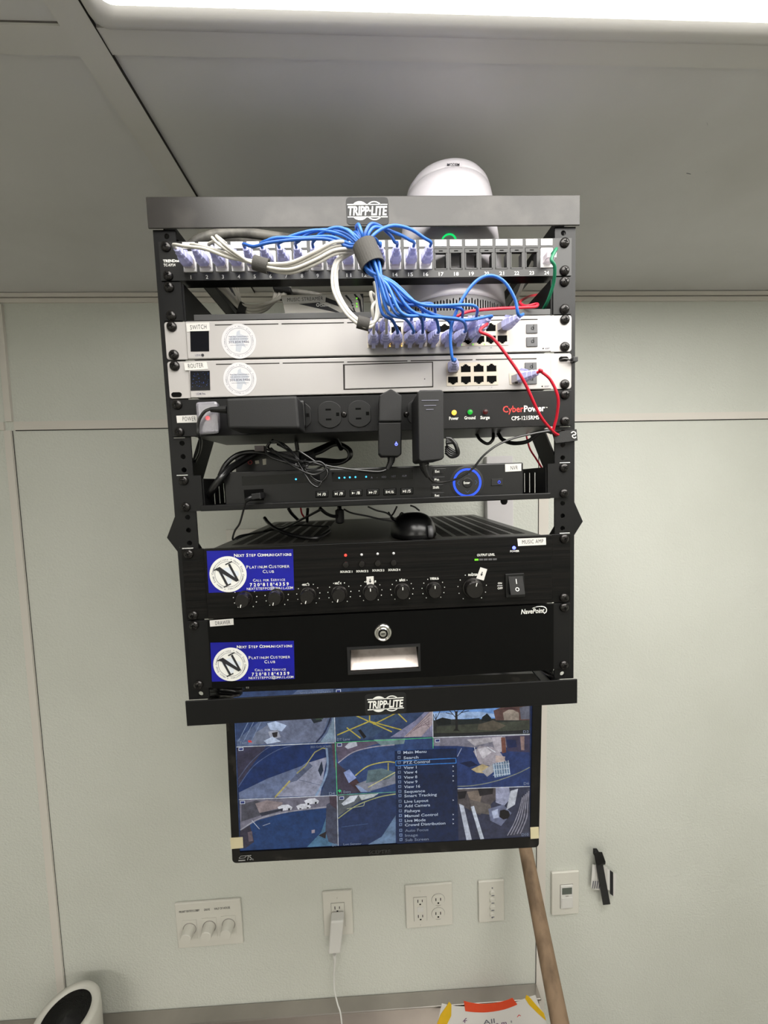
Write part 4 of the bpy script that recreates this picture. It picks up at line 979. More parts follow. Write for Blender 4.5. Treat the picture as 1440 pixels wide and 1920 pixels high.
for k in range(5):
    u = 890+k*8.6; obj('level_segment', slab([(u, 1048-k*.2), (u+7, 1047.8-k*.2), (u+7, 1051-k*.2), (u, 1051.2-k*.2)], YA-0.0003, 0.0003), G_LIME if k == 0 else DGREY, am)
c_ = P(963.5, 1027, YA); obj('power_light', lathe(B(), [(0.0021, 0), (0.0021, -0.001), (0.0012, -0.002), (0, -0.0022)], (c_.x, YA, c_.z), (0, 1, 0), 16), G_WBLUE, am)
lett('POWER', 956.5, 1035.5, 973.5, 1034.8, 3.6, YA-0.0001, WINK, am, bold=0.04)
sticker([(970, 1010), (1023.5, 1008), (1024, 1021.5), (971.5, 1024)], YA, 'MUSIC AMP', (979, 1020, 1019, 1018), 7.6, am)
lett('ON', 933.5, 1095.5, 941, 1095.2, 3.6, YA-0.0001, WINK, am, bold=0.04); lett('OFF', 933, 1105, 942.5, 1104.6, 3.8, YA-0.0001, WINK, am, bold=0.04)
obj('divider_line', slab([(932.5, 1098), (942, 1097.6), (942, 1098.6), (932.5, 1099)], YA-0.0002, 0.0002), WINK, am)
rk = obj('rocker_switch', slab([(947.5, 1076.5), (983, 1074.5), (984.5, 1119.5), (949, 1121)], YA-0.0022, 0.0022), BPL, am, bev=0.0008)
qa = [P(u, v, YA-0.0022) for u, v in ((953, 1081), (979.5, 1080), (981, 1113), (954.5, 1114.5))]
bm = B(); v_ = [bm.verts.new(p_) for p_ in qa]; f0 = P(953, 1081, 0); 
qb = [qa[0]+Vector((0, -0.0005, 0)), qa[1]+Vector((0, -0.0005, 0)), qa[2]+Vector((0, -0.0062, 0.001)), qa[3]+Vector((0, -0.0062, 0.001))]
w_ = [bm.verts.new(p_) for p_ in qb]; bm.faces.new(w_)
for i in range(4): bm.faces.new((v_[i], v_[(i+1) % 4], w_[(i+1) % 4], w_[i]))
obj('rocker', bm, BPL, rk)
na = (qb[3]-qb[0]).normalized(); 
pm = qb[0].lerp(qb[1], 0.5)+(qb[3]-qb[0])*0.27+Vector((0, -0.0004, 0)); ex = (qb[1]-qb[0]).normalized()
obj('on_mark', prism(B(), [pm+ex*a_*0.0005-na*b_*0.003 for a_, b_ in ((-1, -1), (1, -1), (1, 1), (-1, 1))], (0, -0.0001, 0)), WINK, rk)
pm2 = qb[0].lerp(qb[1], 0.5)+(qb[3]-qb[0])*0.70+Vector((0, -0.0004, 0)); bm = B()
for k in range(20):
    a, b = 2*PI*k/20, 2*PI*(k+1)/20; f = lambda t, r_: pm2+ex*math.cos(t)*r_-na*math.sin(t)*r_
    bm.faces.new([bm.verts.new(p_) for p_ in (f(a, 0.0016), f(b, 0.0016), f(b, 0.0025), f(a, 0.0025))])
obj('off_mark', bm, WINK, rk)
screws4(am, 8, 9, -0.003)
def card(parent, q, Y):
    """blue service card: q = four pixel corners"""
    qc = [P(u, v, Y) for u, v in q]; o_ = qc[0]; ex = qc[1]-qc[0]; ez = qc[0]-qc[3]
    cd_ = obj('service_card', prism(B(), [p_+Vector((0, -0.0003, 0)) for p_ in qc], (0, 0.0003, 0)), BLUEC, parent)
    X = lambda a, b, dy=0.0005: Vector((qc[0].x+(qc[1].x-qc[0].x)*a-(qc[0].x-qc[3].x)*(1-b), Y-dy, qc[3].z+(qc[0].z-qc[3].z)*b+(qc[1].z-qc[0].z)*a))
    W_, H_ = ex.length, abs(ez.z)
    c_ = X(0.235, 0.435); R = H_*0.43
    obj('emblem_disc', disc(c_.x, c_.z, R, Y-0.0005, 0.0002, 48), WINK, cd_)
    obj('emblem_ring', ring(c_.x, c_.z, R*0.70, R*0.72, Y-0.0006, 0.0001, 48), GINK, cd_)
    bm = B(); prism(bm, [(c_.x+R*a_, Y-0.00055, c_.z+R*b_) for a_, b_ in ((-.5, .1), (-.2, .35), (.1, .4), (.3, .2), (.55, .15), (.6, -.05), (.4, -.25), (.2, -.3), (.1, -.55), (-.1, -.5), (-.1, -.1), (-.4, -.1))], (0, -0.00002, 0))
    obj('emblem_map', bm, mat('emblem_map', (200, 206, 214), 0.6), cd_)
    # slanted serif N
    k = R*0.60; ca, sa = math.cos(0.42), math.sin(0.42)
    shapes = [[(-.62, -.95), (-.42, -.95), (-.42, .7), (-.62, .7)], [(-.78, .95), (-.35, .95), (.62, -.95), (.34, -.95), (-.62, .62), (-.78, .8)], [(.42, -.95), (.62, -.95), (.62, .8), (.42, .8)],
              [(-.9, -.95), (-.18, -.95), (-.18, -.84), (-.9, -.84)], [(.2, .84), (.88, .84), (.88, .95), (.2, .95)], [(-.95, .84), (-.4, .84), (-.4, .95), (-.95, .95)]]
    bm = B()
    for i_, sh_ in enumerate(shapes): prism(bm, [(c_.x+k*(a_*ca-b_*sa), Y-0.0007-0.00001*i_, c_.z+k*(a_*sa+b_*ca)) for a_, b_ in sh_], (0, -0.0001, 0))
    obj('emblem_letter', bm, INK, cd_)
    bm = B(); s_ = '* Next Step Communications * Next Step Communications '
    for j, ch in enumerate(s_):
        if ch == ' ': continue
        a = math.radians(75)-2*PI*j/len(s_); e_ = Vector((math.sin(a), 0, -math.cos(a))); mid = Vector((c_.x+math.cos(a)*R*0.78, 0, c_.z+math.sin(a)*R*0.78)); hw = R*0.027
        letters(ch, mid-e_*hw, mid+e_*hw, R*0.105, Y-0.00075, None, cd_, bm=bm, bold=0.02)
    bmesh.ops.translate(bm, verts=bm.verts[:], vec=-ORG[parent.name]); me = bpy.data.meshes.new('lettering'); bm.to_mesh(me); bm.free(); link('lettering', me, GINK, cd_)
    def caps(words, a0, a1, b, h, bold):
        """small capitals: first letters taller; laid over one stretch"""
        tot = sum((1.0 if ch.isupper() or ch.isdigit() or ch in '@' else (0.45 if ch in ' .I·' else 0.82)) for ch in words); x_ = a0; bm = B()
        for ch in words:
            wd = (1.0 if ch.isupper() or ch.isdigit() or ch in '@' else (0.45 if ch in ' .I·' else 0.82))/tot*(a1-a0)
            if ch != ' ':
                big = ch.isupper() or not ch.isalpha(); pad = wd*0.06
                letters(ch.upper(), X(x_+pad, b), X(x_+wd-pad, b), h if big else h*0.8, Y-0.0006, None, cd_, bold=bold, bm=bm) if ch not in '.·' else prism(bm, [X(x_+wd*.3, b+(0.04 if ch == '·' else 0), 0.0006), X(x_+wd*.7, b+(0.04 if ch == '·' else 0), 0.0006), X(x_+wd*.7, b+(0.08 if ch == '·' else 0.03), 0.0006), X(x_+wd*.3, b+(0.08 if ch == '·' else 0.03), 0.0006)], (0, -0.00005, 0))
            x_ += wd
        bmesh.ops.translate(bm, verts=bm.verts[:], vec=-ORG[parent.name]); me = bpy.data.meshes.new('lettering'); bm.to_mesh(me); bm.free(); link('lettering', me, WINK, cd_)
    caps('Next Step Communications', 0.315, 0.985, 0.845, H_*0.075, 0.04)
    caps('Platinum Customer', 0.445, 0.955, 0.560, H_*0.078, 0.01)
    caps('Club', 0.635, 0.775, 0.445, H_*0.078, 0.01)
    caps('Call for Service', 0.52, 0.90, 0.245, H_*0.066, 0.01)
    caps('720·818·4359', 0.475, 0.945, 0.130, H_*0.080, 0.05)
    caps('nextsteppcc@gmail.com'.replace('com', 'com'), 0.445, 0.985, 0.045, H_*0.072, 0.02)
    return cd_
card(am, [(387.5, 1033), (549.5, 1029.5), (551.5, 1106), (391.5, 1111.5)], YA)
mu = thing('computer_mouse', 'black computer mouse resting on the amplifier top near its front edge', 'mouse', (0.05, 0.06, AZ))
bm = B(); N1, N2 = 20, 12; vs = []
mc = (0.0490, 0.060)
for j in range(N2+1):
    row = []
    t = j/N2
    for i in range(N1):
        a = 2*PI*i/N1; cy = math.sin(a); rx = 0.0315*(1-0.12*max(0, -cy)); ry = 0.050
        s = math.cos(t*PI/2)**0.72 if t < 1 else 0.0
        hmax = 0.034*(1-0.25*max(0, cy*0))
        x_ = mc[0]+rx*s*math.copysign(abs(math.cos(a))**0.85, math.cos(a)); y_ = mc[1]+ry*s*math.copysign(abs(cy)**0.85, cy)
        z_ = AZ+0.0022+math.sin(t*PI/2)**0.9*0.031*(1-0.10*cy*s)
        row.append((x_, y_, z_))
    vs.append(row)
V = [[bm.verts.new(p_) for p_ in row] for row in vs[:-1]]; top = bm.verts.new((mc[0], mc[1], AZ+0.0332))
for j in range(len(V)-1):
    for i in range(N1): bm.faces.new((V[j][i], V[j][(i+1) % N1], V[j+1][(i+1) % N1], V[j+1][i]))
for i in range(N1): bm.faces.new((V[-1][i], V[-1][(i+1) % N1], top))
bm.faces.new(V[0][::-1]); obj('shell', bm, mat('mouse_black', (16, 16, 17), 0.28), mu, smooth=True)
bm = lathe(B(), [(0.0285, 0), (0.0305, 0.0015), (0.029, 0.0030)], (0, 0, 0), n=32)
for v_ in bm.verts: v_.co = Vector((mc[0]+v_.co.x, mc[1]+v_.co.y*1.66, AZ+0.0002+v_.co.z))
obj('base_skirt', bm, BPL, mu)
wh = P(810, 997, 0.012)
obj('scroll_wheel', lathe(B(), [(0.0078, -0.0030), (0.0082, 0), (0.0078, 0.0030)], (mc[0]+0.017, 0.0185, AZ+0.0105), (1, 0, 0), 24), DGREY, mu, smooth=True)
obj('cord', tube(B(), [Vector((mc[0], mc[1]+0.048, AZ+0.008)), P(755, 962, 0.13), P(748, 968, 0.14), P(742, 978, 0.13), P(735, 970, 0.10), P(728, 960, 0.10)], 0.0012), CBLK, mu, smooth=True)

# =================================================================== DRAWER (units 11 and 12)
dr = thing('rack_drawer', 'black lockable rack drawer at the bottom of the rack', 'drawer', (0, 0, uz(12)))
YD = -0.0050; DT, DB = uz(10)-0.0010, uz(12)+0.0010
lk = P(718, 1186, YD)
# face with a real recess for the pull
ra = [P(u, v, YD) for u, v in ((656, 1218), (784, 1211.5), (786, 1252), (657, 1259.5))]
rx0, rx1, rz0, rz1 = ra[0].x, ra[1].x, ra[3].z, ra[0].z
bm = B(); box(bm, -0.2155, rx0, YD, 0, DB, DT); box(bm, rx1, 0.2180, YD, 0, DB, DT); box(bm, rx0, rx1, YD, 0, DB, rz0); box(bm, rx0, rx1, YD, 0, rz1, DT)
obj('drawer_front', bm, DRF, dr)
for s in (-1, 1):
    xa, xb = (-0.2412, -0.2160) if s < 0 else (0.2188, 0.2412)
    obj('mounting_ear', bx(xa, xb, -0.0030, 0.0, DB, DT), BLK, dr, bev=0.0005)
bm = B(); box(bm, -0.2130, 0.2150, 0.024, 0.33, DB+0.002, DT-0.002); box(bm, -0.2130, rx0-0.012, 0.0, 0.024, DB+0.002, DT-0.002); box(bm, rx1+0.012, 0.2150, 0.0, 0.024, DB+0.002, DT-0.002)
obj('case', bm, BLK, dr)
hb = obj('handle_frame', B(), BPM, dr) if False else None
bm = B(); o1 = [P(u, v, YD) for u, v in ((650.5, 1213.5), (787.5, 1206.5), (790, 1256), (652.5, 1264.5))]
ox0, ox1, oz0, oz1 = o1[0].x, o1[1].x, o1[3].z, o1[0].z
for b_ in ((ox0, rx0, oz0, oz1), (rx1, ox1, oz0, oz1), (rx0, rx1, rz1, oz1), (rx0, rx1, oz0, rz0)): box(bm, b_[0], b_[1], YD-0.0016, YD, b_[2], b_[3])
hf = obj('handle_frame', bm, BPM, dr)
bm = B(); zb = rz0
v_ = [bm.verts.new(p_) for p_ in ((rx0, -0.001, zb), (rx1, -0.001, zb), (rx1, 0.022, rz1-0.004), (rx0, 0.022, rz1-0.004))]; bm.faces.new(v_)
obj('recess_floor', bm, LINER, hf)
bm = B(); box(bm, rx0, rx1, 0.022, 0.0235, rz0, rz1); box(bm, rx0, rx1, 0, 0.0225, rz1-0.001, rz1+0.001); box(bm, rx0-0.001, rx0, 0, 0.0225, rz0, rz1); box(bm, rx1, rx1+0.001, 0, 0.0225, rz0, rz1)
obj('recess_wall', bm, DEEP, hf)
lo = obj('lock', lathe(B(), [(0.0116, 0), (0.0116, -0.0012), (0.0095, -0.0035), (0.0085, -0.0035), (0.0080, -0.0018), (0.0066, -0.0018), (0.0062, -0.0036), (0.0058, -0.0036)], (lk.x, YD, lk.z), (0, 1, 0), 40, cap=False), CHR, dr, smooth=True)
obj('lock_core', lathe(B(), [(0.0058, 0), (0.0058, -0.0030), (0.0042, -0.0028), (0.0040, -0.0044), (0.0, -0.0046)], (lk.x, YD, lk.z), (0, 1, 0), 32), CHR, lo)
obj('core_collar', ring(lk.x, lk.z, 0.0042, 0.0060, YD-0.0038, 0.0010, 32), DEEP, lo)
obj('keyhole', bx(lk.x-0.0024, lk.x+0.0024, YD-0.0049, YD-0.0044, lk.z-0.0005, lk.z+0.0005), DEEP, lo)
sticker([(393, 1163.5), (437.5, 1160), (438, 1171.5), (394, 1175)], YD, 'DRAWER', (404, 1172, 432, 1169.8), 7.2, dr)
lett('NavePoint', 977, 1151.5, 1021, 1148.5, 9.0, YD-0.0001, WINK, dr, bold=0.03, shear=0.2)
bm = B(); arc = [P(998, 1140.5, YD-0.0002), P(1008, 1137.5, YD-0.0002), P(1018, 1137.5, YD-0.0002), P(1024, 1141, YD-0.0002), P(1024, 1147, YD-0.0002), P(1020, 1150.5, YD-0.0002)]
tube(bm, arc, 0.0005, 6, radii=[0.0002, 0.0004, 0.0006, 0.0007, 0.0007, 0.0005]); obj('swoosh', bm, WINK, dr)
card(dr, [(394.5, 1205), (551, 1201.5), (552.5, 1272.5), (397.5, 1278)], YD)
screws4(dr, 10, 11, -0.003)

# =================================================================== PATCH CORDS
def boot_meshes():
    """plug pointing to -y from the port at the origin: clear plug, ribbed boot, latch tab"""
    bm = B(); box(bm, -0.0058, 0.0058, -0.0085, 0.003, -0.0042, 0.0042); box(bm, -0.0016, 0.0016, -0.0090, 0.0, 0.0046, 0.0056)
    con = bpy.data.meshes.new('plug'); bmesh.ops.recalc_face_normals(bm, faces=bm.faces[:]); bm.to_mesh(con); bm.free(); con.materials.append(CLR)
    bm = B(); secs = [(-0.0070, 0.0064, 0.0058), (-0.0130, 0.0064, 0.0060), (-0.0150, 0.0056, 0.0054), (-0.0195, 0.0050, 0.0050), (-0.0205, 0.0042, 0.0044), (-0.0255, 0.0040, 0.0040), (-0.0262, 0.0032, 0.0034), (-0.0310, 0.0030, 0.0030)]
    rings = []
    for y, a, b in secs:
        rings.append([bm.verts.new((x, y, z)) for x, z in ((-a, -b*.6), (-a*.6, -b), (a*.6, -b), (a, -b*.6), (a, b*.6), (a*.6, b), (-a*.6, b), (-a, b*.6))])
    for r0, r1 in zip(rings, rings[1:]):
        for k in range(8): bm.faces.new((r0[k], r0[(k+1) % 8], r1[(k+1) % 8], r1[k]))
    bm.faces.new(rings[0]); bm.faces.new(rings[-1][::-1])
    prism(bm, [(-0.0022, -0.013, 0.0056), (0.0022, -0.013, 0.0056), (0.0022, -0.006, 0.0092), (-0.0022, -0.006, 0.0092)], (0, -0.004, 0.0012))
    bmesh.ops.recalc_face_normals(bm, faces=bm.faces[:])
    bo = bpy.data.meshes.new('boot'); bm.to_mesh(bo); bm.free(); bo.materials.append(BOOT)
    return con, bo
CON, BOO = boot_meshes()
def plug_at(t, pos, yaw=0.0, tilt=0.0, flip=False):
    R_ = Matrix.Rotation(yaw, 4, 'Z') @ Matrix.Rotation(tilt, 4, 'X') @ (Matrix.Rotation(PI, 4, 'Y') if flip else Matrix.Identity(4))
    pb = bpy.data.objects.new('boot', BOO); COL.objects.link(pb); pb.parent = t; ORG[pb.name] = ORG[t.name]
    pb.matrix_local = Matrix.Translation(Vector(pos)-ORG[t.name]) @ R_
    pc = bpy.data.objects.new('plug', CON); COL.objects.link(pc); pc.parent = pb; ORG[pc.name] = ORG[t.name]
    tip = Vector(pos)+R_.to_3x3() @ Vector((0, -0.029, 0)); nxt = Vector(pos)+R_.to_3x3() @ Vector((0, -0.037, 0))
    return tip, nxt
def patch_cord(label, mt, ends, mid, r=0.00165, group=None, per=8):
    """ends: up to two (pos, yaw, tilt, flip); mid: list of world points"""
    t = thing('patch_cable', label, 'patch cord', tuple(ends[0][0]), group)
    pts = list(mid)
    a, b = plug_at(t, *ends[0]); pts = [a, b]+pts
    if len(ends) > 1:
        a, b = plug_at(t, *ends[1]); pts = pts+[b, a]
    obj('cord', tube(B(), pts, r, 8, per), mt, t, smooth=True)
    return t
PZP = -0.0265                                   # height of the plugs in the panel
VX = [P(684, 462, -0.062), P(701, 503, -0.066)]
ax = (VX[1]-VX[0]).normalized()
random.seed(3)
slots = []
for rr_, cnt in ((0.0, 1), (0.0040, 6), (0.0074, 9)):
    for k in range(cnt): slots.append((rr_, 2*PI*k/cnt+rr_*90))
e1 = ax.cross(Vector((0, 1, 0))).normalized(); e2 = ax.cross(e1)
def off(i):
    r_, a = slots[i % 16]; return e1*(r_*math.cos(a))+e2*(r_*math.sin(a)*0.75)
# arcs above the panel, from each blue port to the wrap (pixels and depth)
arcs = {5: [(476, 462, -.050), (505, 455, -.054), (560, 449, -.056), (615, 449, -.058), (655, 463, -.060)],
        6: [(500, 452, -.050), (520, 446, -.053), (570, 446, -.055), (620, 444, -.058), (660, 458, -.061)],
        7: [(530, 452, -.050), (552, 441, -.053), (595, 432, -.056), (640, 440, -.060), (668, 457, -.062)],
        8: [(560, 452, -.050), (580, 437, -.054), (612, 431, -.056), (648, 438, -.062), (672, 456, -.064)],
        9: [(590, 450, -.050), (604, 436, -.056), (630, 427, -.060), (652, 433, -.064), (674, 454, -.064)],
        10: [(620, 452, -.048), (630, 434, -.054), (648, 430, -.060), (664, 440, -.064), (678, 455, -.064)],
        11: [(652, 450, -.046), (660, 440, -.050), (668, 436, -.058), (676, 446, -.064)],
        12: [(676, 446, -.046), (668, 428, -.052), (672, 421, -.062), (677, 432, -.068), (682, 448, -.066)],
        13: [(712, 459, -.046), (705, 449, -.050), (697, 446, -.054), (690, 452, -.060)],
        14: [(740, 454, -.048), (733, 442, -.052), (712, 424, -.058), (696, 420, -.066), (686, 434, -.070), (684, 450, -.068)],
        15: [(768, 450, -.048), (752, 441, -.052), (722, 430, -.056), (702, 426, -.064), (691, 438, -.068), (689, 450, -.066)],
        16: [(795, 446, -.048), (770, 430, -.054), (740, 423, -.058), (715, 430, -.062), (697, 444, -.066), (692, 454, -.064)]}
order = [5, 6, 7, 8, 9, 10, 11, 12, 13, 14, 15, 16]
dest = {5: (2, 1), 6: (3, 0), 7: (3, 1), 8: (4, 1), 9: (4, 0), 10: (5, 1), 11: (5, 0), 12: (6, 1), 13: (7, 1), 14: (7, 0), 15: (8, 0), 16: (9, 0)}
for i, pt in enumerate(order):
    px_, pz_ = portx(pt), PZP
    c_, row = dest[pt]; tx = colx(c_); tz = SWT if row == 0 else SWB
    o_ = off((i*5+3) % 16)
    mid = [P(*q) for q in arcs[pt]]
    mid += [VX[0]+o_, VX[1]+o_]
    ux = 704+ (c_-2)*12+i*0.6; k = (c_-2)/7.0
    fr = ((i*7) % 12)/12.0
    tu, tv = UV((tx, -0.045, tz)); mx_ = 700+o_.x*900
    d1 = P(706+30*k+7*fr, 528+6*fr, -0.068-0.008*fr)
    d2 = P(708+(tu-708)*0.48-12+6*fr, 528+(tv-528)*0.66+5*fr, -0.066-0.012*fr)
    d3 = P(tu-14+5*fr, tv-15-7*fr+(6 if k > 0.6 else 0), -0.060-0.006*fr)
    if pt == 16: d2 = P(800, 584, -0.070); d3 = P(868, 600, -0.060)
    mid += [d1, d2, d3]
    names = {0: 'upper', 1: 'lower'}; word = {5: 'five', 6: 'six', 7: 'seven', 8: 'eight', 9: 'nine', 10: 'ten', 11: 'eleven', 12: 'twelve', 13: 'thirteen', 14: 'fourteen', 15: 'fifteen', 16: 'sixteen'}
    patch_cord('blue patch cable leaving panel port %s for the %s row of the switch' % (word[pt], names[row]), CBLUE if i % 3 else CBLUED,
               [((px_, -0.003, pz_), 0.0, 0.0, False), ((tx, YS, tz), 0.05*((i % 3)-1), 0.05, row == 1)], mid, group='blue patch cords')
# white cords from ports 1-4: wrap, cross over, hang, come back up and drop to the switch
warc = {1: [(348, 462, -.050), (385, 467, -.054), (430, 483, -.058)], 2: [(380, 462, -.050), (420, 474, -.056), (450, 487, -.060)],
        3: [(402, 452, -.052), (398, 446, -.056), (410, 458, -.060), (440, 478, -.062)], 4: [(418, 452, -.050), (406, 443, -.056), (420, 458, -.062), (450, 480, -.064)]}
for pt in (1, 2, 3, 4):
    dy = (pt-2.5)*3.2; dd = (pt % 2)*0.003
    mid = [P(*q) for q in warc[pt]]+[P(478, 494+dy*.8, -.060-dd), P(502, 500+dy*1.1, -.060-dd), P(545, 502+dy*2.0, -.062-dd), P(590, 484+dy*2.5, -.064-dd), P(625, 466+dy*2.4, -.062-dd), P(652, 464+dy*1.8, -.054-dd), P(664, 470+dy*.5, -.048-dd),
           P(650, 478+dy*.4, -.046-dd), P(632+dy*.6, 492+dy*.3, -.052-dd), P(627+dy*.9, 520, -.056-dd), P(632+dy*.9, 552, -.060-dd), P(652+dy*.6, 586-dy*.5, -.062-dd), P(676, 606-dy*.9, -.060-dd), P(694, 609-dy*.9, -.058-dd),
           P(706+dy*.4, 598, -.054-dd), P(710+dy*.8, 570, -.050-dd), P(712+dy*1.4, 545, -.047-dd)]
    c_, row = ((0, 0), (0, 1), (1, 0), (1, 1))[pt-1]; tx = colx(c_); tz = SWT if row == 0 else SWB
    mid += [P(712+dy*2.2+c_*5, 530, -.044), P(714+dy*1.6+c_*9, 556, -.046), Vector((tx+0.0005*dy, -0.056, tz+0.018)), Vector((tx, -0.052, tz+0.006))]
    patch_cord('white patch cable leaving panel port %s for the left end of the switch' % {1: 'one', 2: 'two', 3: 'three', 4: 'four'}[pt], CWHT, [((portx(pt), -0.003, PZP), 0.0, 0.0, False), ((tx, YS, tz), 0, 0.04, row == 1)], mid, group='white patch cords', per=6)
# hook-and-loop wraps
def wrap(label, p, q, R, w_, mt, flat=0.8, tail=None):
    t = thing('cable_wrap', label, 'cable wrap', tuple((Vector(p)+Vector(q))/2))
    a_ = (Vector(q)-Vector(p)).normalized(); f1 = a_.cross(Vector((0, 1, 0))).normalized(); f2 = a_.cross(f1)
    bm = B(); n = 28; rows = []
    for h in (0, 1):
        for r_ in (R, R-0.0014):
            rows.append([bm.verts.new(Vector(p).lerp(Vector(q), h)+f1*(r_*math.cos(2*PI*k/n))+f2*(r_*flat*math.sin(2*PI*k/n))) for k in range(n)])
    for A_, B_ in ((0, 2), (1, 3), (0, 1), (2, 3)):
        for k in range(n): bm.faces.new((rows[A_][k], rows[A_][(k+1) % n], rows[B_][(k+1) % n], rows[B_][k]))
    obj('band', bm, mt, t)
    if tail:
        bm = prism(B(), [Vector(tp) for tp in tail], a_*0.0+Vector((0, -0.0016, 0))); obj('loose_end', bm, mt, t)
    return t
wrap('wide grey-black wrap gathering the blue cords above the switch', VX[0]-ax*0.002, VX[1]-ax*0.002, 0.0125, 0.02, VEL, 0.85)
wrap('grey wrap around the white cords below ports five and six', P(476, 492, -.0615), P(503, 500, -.0615), 0.0072, 0.01, VEL)
wrap('small grey wrap around the white cords at the top edge of the switch', P(670, 603, -.0615), P(692, 609, -.0600), 0.0065, 0.01, VEL)
# blue loop between switch and router
a_ = (colx(11), YS, SWT)
patch_cord('blue patch cord arching from the router up to the last switch port', CBLUE,
           [((RX[0], YS, RZ[0]), -0.15, 0.0, False), (a_, 0.30, 0.0, False)],
           [P(848, 672, -.050), P(845, 620, -.056), P(862, 570, -.060), P(890, 530, -.062), P(918, 517, -.062), P(945, 528, -.062), P(965, 560, -.060), P(972, 590, -.056)], r=0.0017)
# red cords
patch_cord('red patch cord curving from the switch down to the strap on the right post', CRED,
           [((colx(8)+0.003, YS, SWB+0.004), 0.25, 0.0, True)],
           [P(900, 621, -.050), P(925, 635, -.050), P(960, 680, -.048), P(985, 720, -.044), P(1012, 778, -.030), P(1036, 808, -.014), P(1048, 816, -.004)])
patch_cord('red patch cord curving from the separate router port down to the strap', CRED,
           [((wx.x, YS, wx.z), 0.45, 0.0, False)],
           [P(1012, 695, -.036), P(1032, 712, -.034), P(1046, 745, -.030), P(1044, 780, -.020), P(1038, 806, -.012), P(1044, 818, -.004)])
cord('red_cable', 'red cable lying across the shelf front beside the modem', [(856, 594, -.048), (880, 584, -.040), (930, 579, -.030), (975, 577, -.022), (1004, 575, -.016), (1006, 570, -.010), (985, 574, -.002), (975, 566, 0.02), (992, 556, 0.06), (1008, 553, 0.09)], 0.0017, CRED, 'cable')
cord('red_cable', 'thin red cable running down the right side brace behind the strip', [(986, 812, 0.085), (993, 840, 0.075), (1005, 860, 0.055), (1021, 885, 0.035)], 0.0013, CRED, 'cable')
# green cord in port 24
t = thing('patch_cable', 'green patch cord from panel port 24 hanging down at the right', 'patch cord', (portx(24), -0.003, PZP))
c_ = obj('plug', bx(portx(24)-0.0056, portx(24)+0.0056, -0.016, -0.003, PZP-0.004, PZP+0.004), CLR, t, bev=0.0008)
obj('cord', tube(B(), [Vector((portx(24), -0.014, PZP)), Vector((portx(24)+0.001, -0.024, PZP+0.001)), P(1034, 486, -.030), P(1040, 500, -.028), P(1038, 530, -.018), P(1028, 562, -.006), P(1018, 582, 0.010), P(1012, 600, 0.02)], 0.0019), CGRN, t, smooth=True)
# strap on the right post
st = thing('cable_strap', 'dark strap with a pale curl printed on it, wrapped round the right post', 'strap', tuple(P(1060, 816, -.003)))
bm = B(); q = [(1036, 811), (1079, 805), (1081, 826), (1042, 831)]
prism(bm, [P(u, v, -0.0065) for u, v in q], (0, 0.0018, 0))
a0, a1 = P(1079, 805, -0.0065), P(1081, 826, -0.0065); prism(bm, [a0, a1, a1+Vector((0.0015, 0.05, 0)), a0+Vector((0.0015, 0.05, 0))], (0.0014, 0, 0))
obj('band', bm, VELB, st)
bm = B(); tube(bm, [P(u, v, -0.0068) for u, v in ((1071, 812), (1075, 809.5), (1079, 812), (1078, 815.5), (1074, 816), (1073.5, 819.5), (1077, 821.5), (1080, 819.5))], 0.0007, 6); obj('printed_curl', bm, WINK, st)

# grey cables behind the panel
for k in range(8):
    s_ = k*5.4; dv = k*2.0
    cord('grey_cable', 'grey network cable number %d from the left in the bunch behind the patch panel' % (k+1) if False else 'grey network cable in the bunch sagging behind the patch panel',
         [(398+s_, 505, 0.030+0.002*k), (404+s_, 530, 0.036+0.003*k), (428+s_*0.5, 556-dv*.3, 0.045+0.003*k), (448+s_*0.15, 577-dv*.5, 0.050+0.002*(k % 3)), (472+s_*.2, 588-dv, 0.055+0.003*(k % 3)), (497+s_*.2, 581-dv, 0.065+0.003*(k % 3)), (512+s_*.4, 564-dv*.5, 0.080+0.003*(k % 3)), (516+s_*.7, 540, 0.095), (524+s_*.7, 505, 0.11)],
         0.0022, CGRY, 'cable', 'grey network cables behind the patch panel')
for k in range(2):
    cord('black_cable', 'black cable slanting through the grey bunch behind the patch panel', [(400+k*14, 505, 0.040), (412+k*14, 533, 0.050), (440+k*6, 570, 0.060), (458+k*6, 590, 0.060), (470+k*8, 600, 0.062)], 0.0034, CBLK, 'cable', 'black cables behind the patch panel')
wrap('black wrap around the grey cables just above the shelf lip', P(447, 577, 0.052), P(461, 584, 0.055), 0.0085, 0.01, VELB)
ft = thing('cable_wrap', 'black strap binding the upper end of the grey bunch behind port six', 'cable wrap', tuple(P(528, 540, 0.09)))
obj('band', straight([(510, 534), (545, 537), (545, 548), (512, 543)], 0.082, 0.115), VELB, ft, bev=0.002)
cord('thick_cable', 'thick grey cable arching above the left ports, outermost', [(352, 470, 0.05), (370, 452, 0.055), (405, 440, 0.06), (455, 437, 0.07), (510, 443, 0.08), (560, 452, 0.09), (610, 470, 0.10)], 0.0062, CGRD, 'cable')
cord('thick_cable', 'thick grey cable arching above the left ports, beneath the outermost', [(360, 482, 0.06), (385, 460, 0.065), (430, 449, 0.07), (480, 452, 0.08), (530, 462, 0.09)], 0.0055, CGRD, 'cable')
cord('thick_cable', 'dark thick cable running right from the strapped grey bunch', [(524, 545, 0.10), (560, 549, 0.11), (600, 556, 0.12), (625, 572, 0.12)], 0.0045, CGRD, 'cable')
cord('grey_cable', 'grey cable slanting down behind the right-hand blank ports', [(1000, 490, 0.05), (985, 520, 0.06), (972, 552, 0.07), (958, 575, 0.08)], 0.0026, CGRY, 'cable')
cord('black_cable', 'black cable slanting beside the modem at its lower right', [(985, 528, 0.10), (968, 555, 0.10), (950, 585, 0.10)], 0.0030, CBLK, 'cable')

